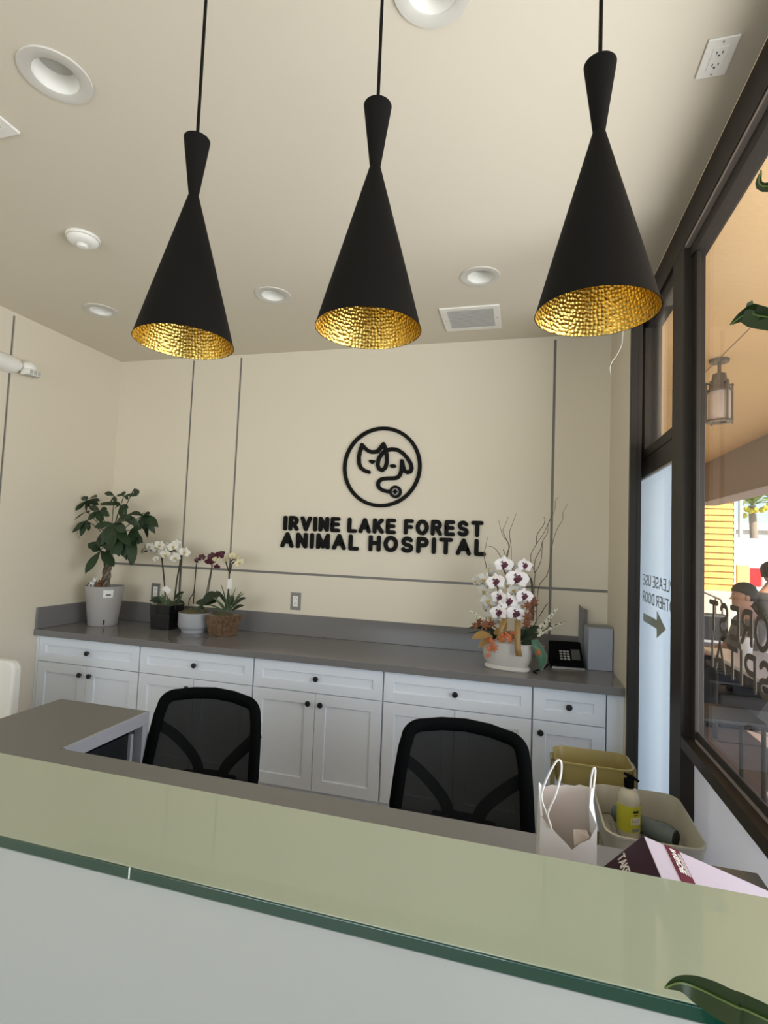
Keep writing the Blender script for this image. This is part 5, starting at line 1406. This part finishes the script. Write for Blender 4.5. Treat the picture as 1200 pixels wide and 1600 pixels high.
# far buildings, pole, palm
fb = tag(empty('far_building', (12, 42, -0.03)), 'pale far building with sloping grey canopy roofs', 'building')
boxo('wall', (8.0, 42, -0.03), (17.0, 50, 3.4), M['bldw'], fb)
boxo('parapet', (7.9, 41.8, 3.4), (17.1, 50, 3.9), M['bldw'], fb)
for k in range(3):
    x = 12.4 + k * 1.6
    MB().hexa([(x, 41.2, 1.4), (x + 1.2, 41.2, 2.6), (x + 1.2, 41.95, 2.6), (x, 41.95, 1.4), (x, 41.2, 1.7), (x + 1.2, 41.2, 3.0), (x + 1.2, 41.95, 3.0), (x, 41.95, 1.7)]).build('canopy', M['roofg'], fb)
for k in range(5):
    boxo('window', (13.2 + k * 0.8, 41.93, 0.7), (13.7 + k * 0.8, 41.99, 1.3), M['carglass'], fb)
rb = tag(empty('red_building', (14.5, 36, -0.03)), 'low dull red far building behind the palm', 'building')
boxo('wall', (13.2, 36, -0.03), (17.5, 39, 2.2), M['bldr'], rb)
boxo('roof', (13.0, 35.8, 2.2), (17.7, 39.2, 2.35), M['bldw'], rb)
for k in range(4):
    boxo('window', (13.5 + k * 0.9, 35.97, 0.6), (14.0 + k * 0.9, 35.995, 1.3), M['carglass'], rb)
q = at(1157, 860, 24.0)
lp = tag(empty('lamp_post', (q.x, 24.0, -0.03)), 'slim white light pole beside the yellow building', 'lamp post')
MB().tube([(q.x, 24, -0.03), (q.x, 24, 5.2)], [0.10, 0.07], 10).build('pole', M['bldw'], lp, smooth=True)
boxo('lamp_head', (q.x - 0.12, 23.6, 5.2), (q.x + 0.12, 24.2, 5.32), M['roofg'], lp, 0.02)
def palm(u, Y, h, label):
    q = at(u, 860, Y)
    p = tag(empty('palm_tree', (q.x, Y, -0.03)), label, 'palm tree')
    MB().tube([(q.x, Y, -0.03), (q.x + 0.1, Y, h * 0.5), (q.x, Y, h)], [0.22, 0.17, 0.15], 10).build('trunk', M['palmt'], p, smooth=True)
    c = Vector((q.x, Y, h))
    for k in range(20):
        a = 2 * math.pi * k / 20 + random.uniform(-0.1, 0.1); el_ = random.uniform(-0.2, 0.9)
        e = c + Vector((math.cos(a) * 1.5, math.sin(a) * 1.5, 1.3 * el_))
        leaf_mb(MB(), c, e, 0.30, sag=0.35, fold=0.3).build('frond', M['palml'], p, smooth=True)
    for k in range(6):
        MB().ball(c + Vector((random.uniform(-.5, .5), -0.4, random.uniform(-0.5, -0.1))), 0.13, 8, 6).build('fruit_cluster', M['palmy'], p, smooth=True)
palm(1175, 28.0, 3.9, 'palm tree with yellow clusters seen past the yellow wall')
palm(1205, 34.0, 4.8, 'second palm tree at the right picture edge')

# patio table, sofa, people
tb = tag(empty('patio_table', (1.9, 4.4, -0.01)), 'pale patio table outside in front of the seated person', 'table')
boxo('table_top', (1.50, 3.62, 0.69), (2.35, 5.22, 0.72), M['tablew'], tb, 0.006)
boxo('apron', (1.56, 3.70, 0.60), (2.29, 5.14, 0.689), M['wicker'], tb)
for x in (1.58, 2.27):
    for y in (3.72, 5.12):
        MB().tube([(x, y, -0.01), (x, y, 0.60)], 0.022, 8).build('leg', M['wicker'], tb)
for (x, y, r_, h_, lb) in ((1.72, 4.86, 0.045, 0.14, 'white paper cup on the patio table beside the person'), (1.95, 4.45, 0.042, 0.13, 'white paper cup nearer the window on the patio table')):
    cu = tag(empty('paper_cup', (x, y, 0.7205)), lb, 'cup')
    MB().lathe([(r_ * 0.75, 0), (r_, h_)], (x, y, 0.7205), 18).build('cup_body', M['cup'], cu, smooth=True)
    MB().lathe([(r_ * 1.06, h_ + 0.0003), (r_ * 1.04, h_ + 0.012), (r_ * 0.8, h_ + 0.016)], (x, y, 0.7205), 18).build('lid', M['cup'], cu, smooth=True)
tag(MB().tube([(1.62, 4.16, 0.727), (1.80, 4.20, 0.727)], 0.006, 6).build('red_pen', M['tail'], None), 'red pen lying on the patio table', 'pen')
sofa = tag(empty('patio_sofa', (1.75, 6.9, -0.01)), 'dark wicker patio sofa behind the lettering outside', 'sofa')
boxo('seat_base', (1.35, 6.6, -0.01), (2.35, 7.3, 0.42), M['wicker'], sofa, 0.03)
boxo('back', (1.35, 7.15, 0.42), (2.35, 7.3, 0.82), M['wicker'], sofa, 0.03)
boxo('arm', (1.30, 6.6, -0.01), (1.40, 7.3, 0.62), M['wicker'], sofa, 0.02)
boxo('arm', (2.30, 6.6, -0.01), (2.40, 7.3, 0.62), M['wicker'], sofa, 0.02)
boxo('cushion', (1.42, 6.62, 0.42), (2.28, 7.14, 0.52), M['desk_edge'], sofa, 0.03)
stl = tag(empty('patio_chair', (1.35, 4.1, -0.01)), 'dark metal patio chair in front of the patio table', 'chair')
boxo('seat', (1.12, 3.9, 0.44), (1.50, 4.3, 0.47), M['wicker'], stl, 0.01)
for x in (1.14, 1.48):
    for y in (3.92, 4.28):
        MB().tube([(x, y, -0.01), (x, y, 0.44)], 0.014, 8).build('leg', M['wicker'], stl)
MB().tube(smooth_path([(1.14, 3.92, 0.46), (1.10, 3.94, 0.80), (1.09, 4.1, 0.86), (1.10, 4.26, 0.80), (1.14, 4.28, 0.46)], 4), 0.014, 8).build('backrest', M['wicker'], stl, smooth=True)

def skin_mesh(verts, edges, radii, root, lvl=2):
    me = bpy.data.meshes.new('tmp_skin'); me.from_pydata([tuple(v) for v in verts], edges, [])
    o = bpy.data.objects.new('tmp_skin', me); C.objects.link(o)
    o.modifiers.new('skin', 'SKIN'); s = o.modifiers.new('sub', 'SUBSURF'); s.levels = lvl; s.render_levels = lvl
    for i, r_ in enumerate(radii):
        d = me.skin_vertices[0].data[i]; d.radius = r_ if isinstance(r_, tuple) else (r_, r_); d.use_root = (i == root)
    dg = bpy.context.evaluated_depsgraph_get(); ev = o.evaluated_get(dg); m2 = ev.to_mesh()
    vs = [Vector(v.co) for v in m2.vertices]; fs = [list(p.vertices) for p in m2.polygons]
    ev.to_mesh_clear()
    bpy.data.objects.remove(o); bpy.data.meshes.remove(me)
    return vs, fs
def head_geo(c, s, yaw):
    """head with brow, nose, chin and ears; local face towards +x"""
    mb = MB(); rs = []
    seg = 20
    prof = [(-0.118, .028, .030, .028), (-0.108, .050, .042, .030), (-0.085, .068, .054, .018), (-0.05, .082, .066, .006), (-0.01, .088, .073, 0), (0.03, .094, .077, -.006), (0.07, .090, .073, -.008), (0.10, .066, .055, -.010), (0.118, .030, .026, -.010), (0.122, .005, .005, -.010)]
    for z, rx, ry, ox in prof:
        rs.append([(ox + rx * math.cos(2 * math.pi * j / seg), ry * math.sin(2 * math.pi * j / seg), z) for j in range(seg)])
    mb.rings(rs)
    mb.hexa([(.08, -.008, .02), (.088, 0, .025), (.08, .008, .02), (.075, 0, .02), (.082, -.016, -.022), (.116, 0, -.024), (.082, .016, -.022), (.07, 0, -.02)])
    mb.ball((.078, 0, -.055), .020, 10, 6, (.7, 1.1, .35)); mb.ball((.080, 0, -.066), .018, 10, 6, (.7, 1, .35))
    mb.ball((.070, 0, .045), .03, 10, 6, (.6, 1.7, .35))
    for s_ in (-1, 1):
        mb.ball((-.005, s_ * .076, -.002), .030, 10, 8, (.7, .3, 1))
        mb.ball((.074, s_ * .030, .018), .010, 8, 6)
    rot = Matrix.Rotation(yaw, 3, 'Z')
    mb.v = [Vector(c) + rot @ (v * s) for v in mb.v]
    return mb
def person(name, hc, yaw, shirt, label, s=1.0, gz=-0.01):
    """seated figure; hc = head centre; faces +x rotated by yaw"""
    hc = Vector(hc)
    root = tag(empty(name, (hc.x, hc.y, gz)), label, 'person')
    rot = Matrix.Rotation(yaw, 3, 'Z')
    W = lambda x, y, z: hc + rot @ (Vector((x, y, z)) * s)
    pel = -0.66
    V = [W(-.10, 0, pel), W(-.10, 0, -.48), W(-.07, 0, -.28), W(-.035, 0, -.16), W(-.01, 0, -.06),
         W(-.075, .17, -.245), W(-.02, .23, -.48), W(.20, .15, -.52), W(.29, .10, -.51),
         W(-.075, -.17, -.245), W(-.02, -.23, -.48), W(.20, -.15, -.52), W(.29, -.10, -.51),
         W(-.06, .10, pel - .02), W(.32, .12, pel - .02), W(.34, .12, pel - .40), W(.46, .12, pel - .44),
         W(-.06, -.10, pel - .02), W(.32, -.12, pel - .02), W(.34, -.12, pel - .40), W(.46, -.12, pel - .44)]
    E_ = [(0, 1), (1, 2), (2, 3), (3, 4), (2, 5), (5, 6), (6, 7), (7, 8), (2, 9), (9, 10), (10, 11), (11, 12), (0, 13), (13, 14), (14, 15), (15, 16), (0, 17), (17, 18), (18, 19), (19, 20)]
    Rr = [.15, .15, .14, .06, .055, .075, .052, .042, .032, .075, .052, .042, .032, .09, .075, .055, .04, .09, .075, .055, .04]
    vs, fs = skin_mesh(V, E_, [r_ * s for r_ in Rr], 0)
    mb = head_geo(hc, s, yaw)
    # hands: palm and five fingers each
    for sg_ in (1, -1):
        w0 = W(.29, .10 * sg_, -.51)
        for k in range(5):
            off = (k - 1.5) * 0.017 if k < 4 else -0.045
            ln_ = (0.085, 0.095, 0.09, 0.07, 0.055)[k]
            b0 = W(.33 if k < 4 else .31, (.10 + off * 1) * sg_, -.512)
            mb.tube([w0, b0, b0 + rot @ Vector((ln_ * .5 * s, 0, 0.004)), b0 + rot @ Vector((ln_ * s, 0, -.016))], [.020 * s, .0095 * s, .009 * s, .006 * s], 7)
    mb.add(vs, fs)
    body = mb.build('body', M['skin'], root, smooth=True)
    # shirt over torso and upper arms, trousers over hips and legs
    V2 = [V[0] + Vector((0, 0, .02)), V[1], V[2], W(-.045, 0, -.19), V[5], V[6], W(.08, .20, -.50), V[9], V[10], W(.08, -.20, -.50)]
    vs, fs = skin_mesh(V2, [(0, 1), (1, 2), (2, 3), (2, 4), (4, 5), (5, 6), (2, 7), (7, 8), (8, 9)], [r_ * s for r_ in (.175, .175, .165, .075, .095, .075, .065, .095, .075, .065)], 0)
    MB().add(vs, fs).build('shirt', shirt, root, smooth=True)
    V3 = [V[0], V[13], V[14], W(.34, .12, pel - .36), V[17], V[18], W(.34, -.12, pel - .36)]
    vs, fs = skin_mesh(V3, [(0, 1), (1, 2), (2, 3), (0, 4), (4, 5), (5, 6)], [r_ * s for r_ in (.17, .105, .09, .07, .105, .09, .07)], 0)
    MB().add(vs, fs).build('trousers', M['jeans'], root, smooth=True)
    for sg_ in (1, -1):
        a, b = W(.30, .12 * sg_, pel - .445), W(.52, .12 * sg_, pel - .455)
        MB().tube([a, a.lerp(b, .5) + Vector((0, 0, .015)), b], [.05 * s, .05 * s, .03 * s], 10).build('shoe', M['rubber'], root, smooth=True)
    hb = MB(); rs = []
    for z, rx, ry, ox in ((-.03, .062, .080, -.040), (.02, .085, .083, -.024), (.06, .105, .084, -.010), (.10, .088, .070, -.010), (.128, .048, .042, -.012), (.136, .006, .006, -.012)):
        rs.append([(ox + rx * math.cos(2 * math.pi * j / 20), ry * math.sin(2 * math.pi * j / 20), z) for j in range(20)])
    hb.rings(rs)
    hb.v = [hc + rot @ (v * s) for v in hb.v]
    hb.build('hair', M['hair'], root, smooth=True)
    return root
h1 = at(1161, 933, 5.62)
person('person', h1, R(185), M['shirt'], 'seated person in grey shirt with short dark hair, outside', s=1.02)
tag(boxo('patio_bench', (h1.x - 0.25, 5.44, -0.01), (h1.x + 0.42, 5.84, h1.z - 0.86), M['wicker'], None, 0.02), 'dark bench the person in grey sits on', 'bench')
h2 = at(1209, 898, 6.25)
person('person', h2, R(-20), M['shirt2'], 'seated person in charcoal top cut by the right edge', s=1.02)
tag(boxo('patio_bench', (h2.x - 0.30, 6.05, -0.01), (h2.x + 0.30, 6.45, h2.z - 0.86), M['wicker'], None, 0.02), 'dark bench at the right edge outside the window', 'bench')
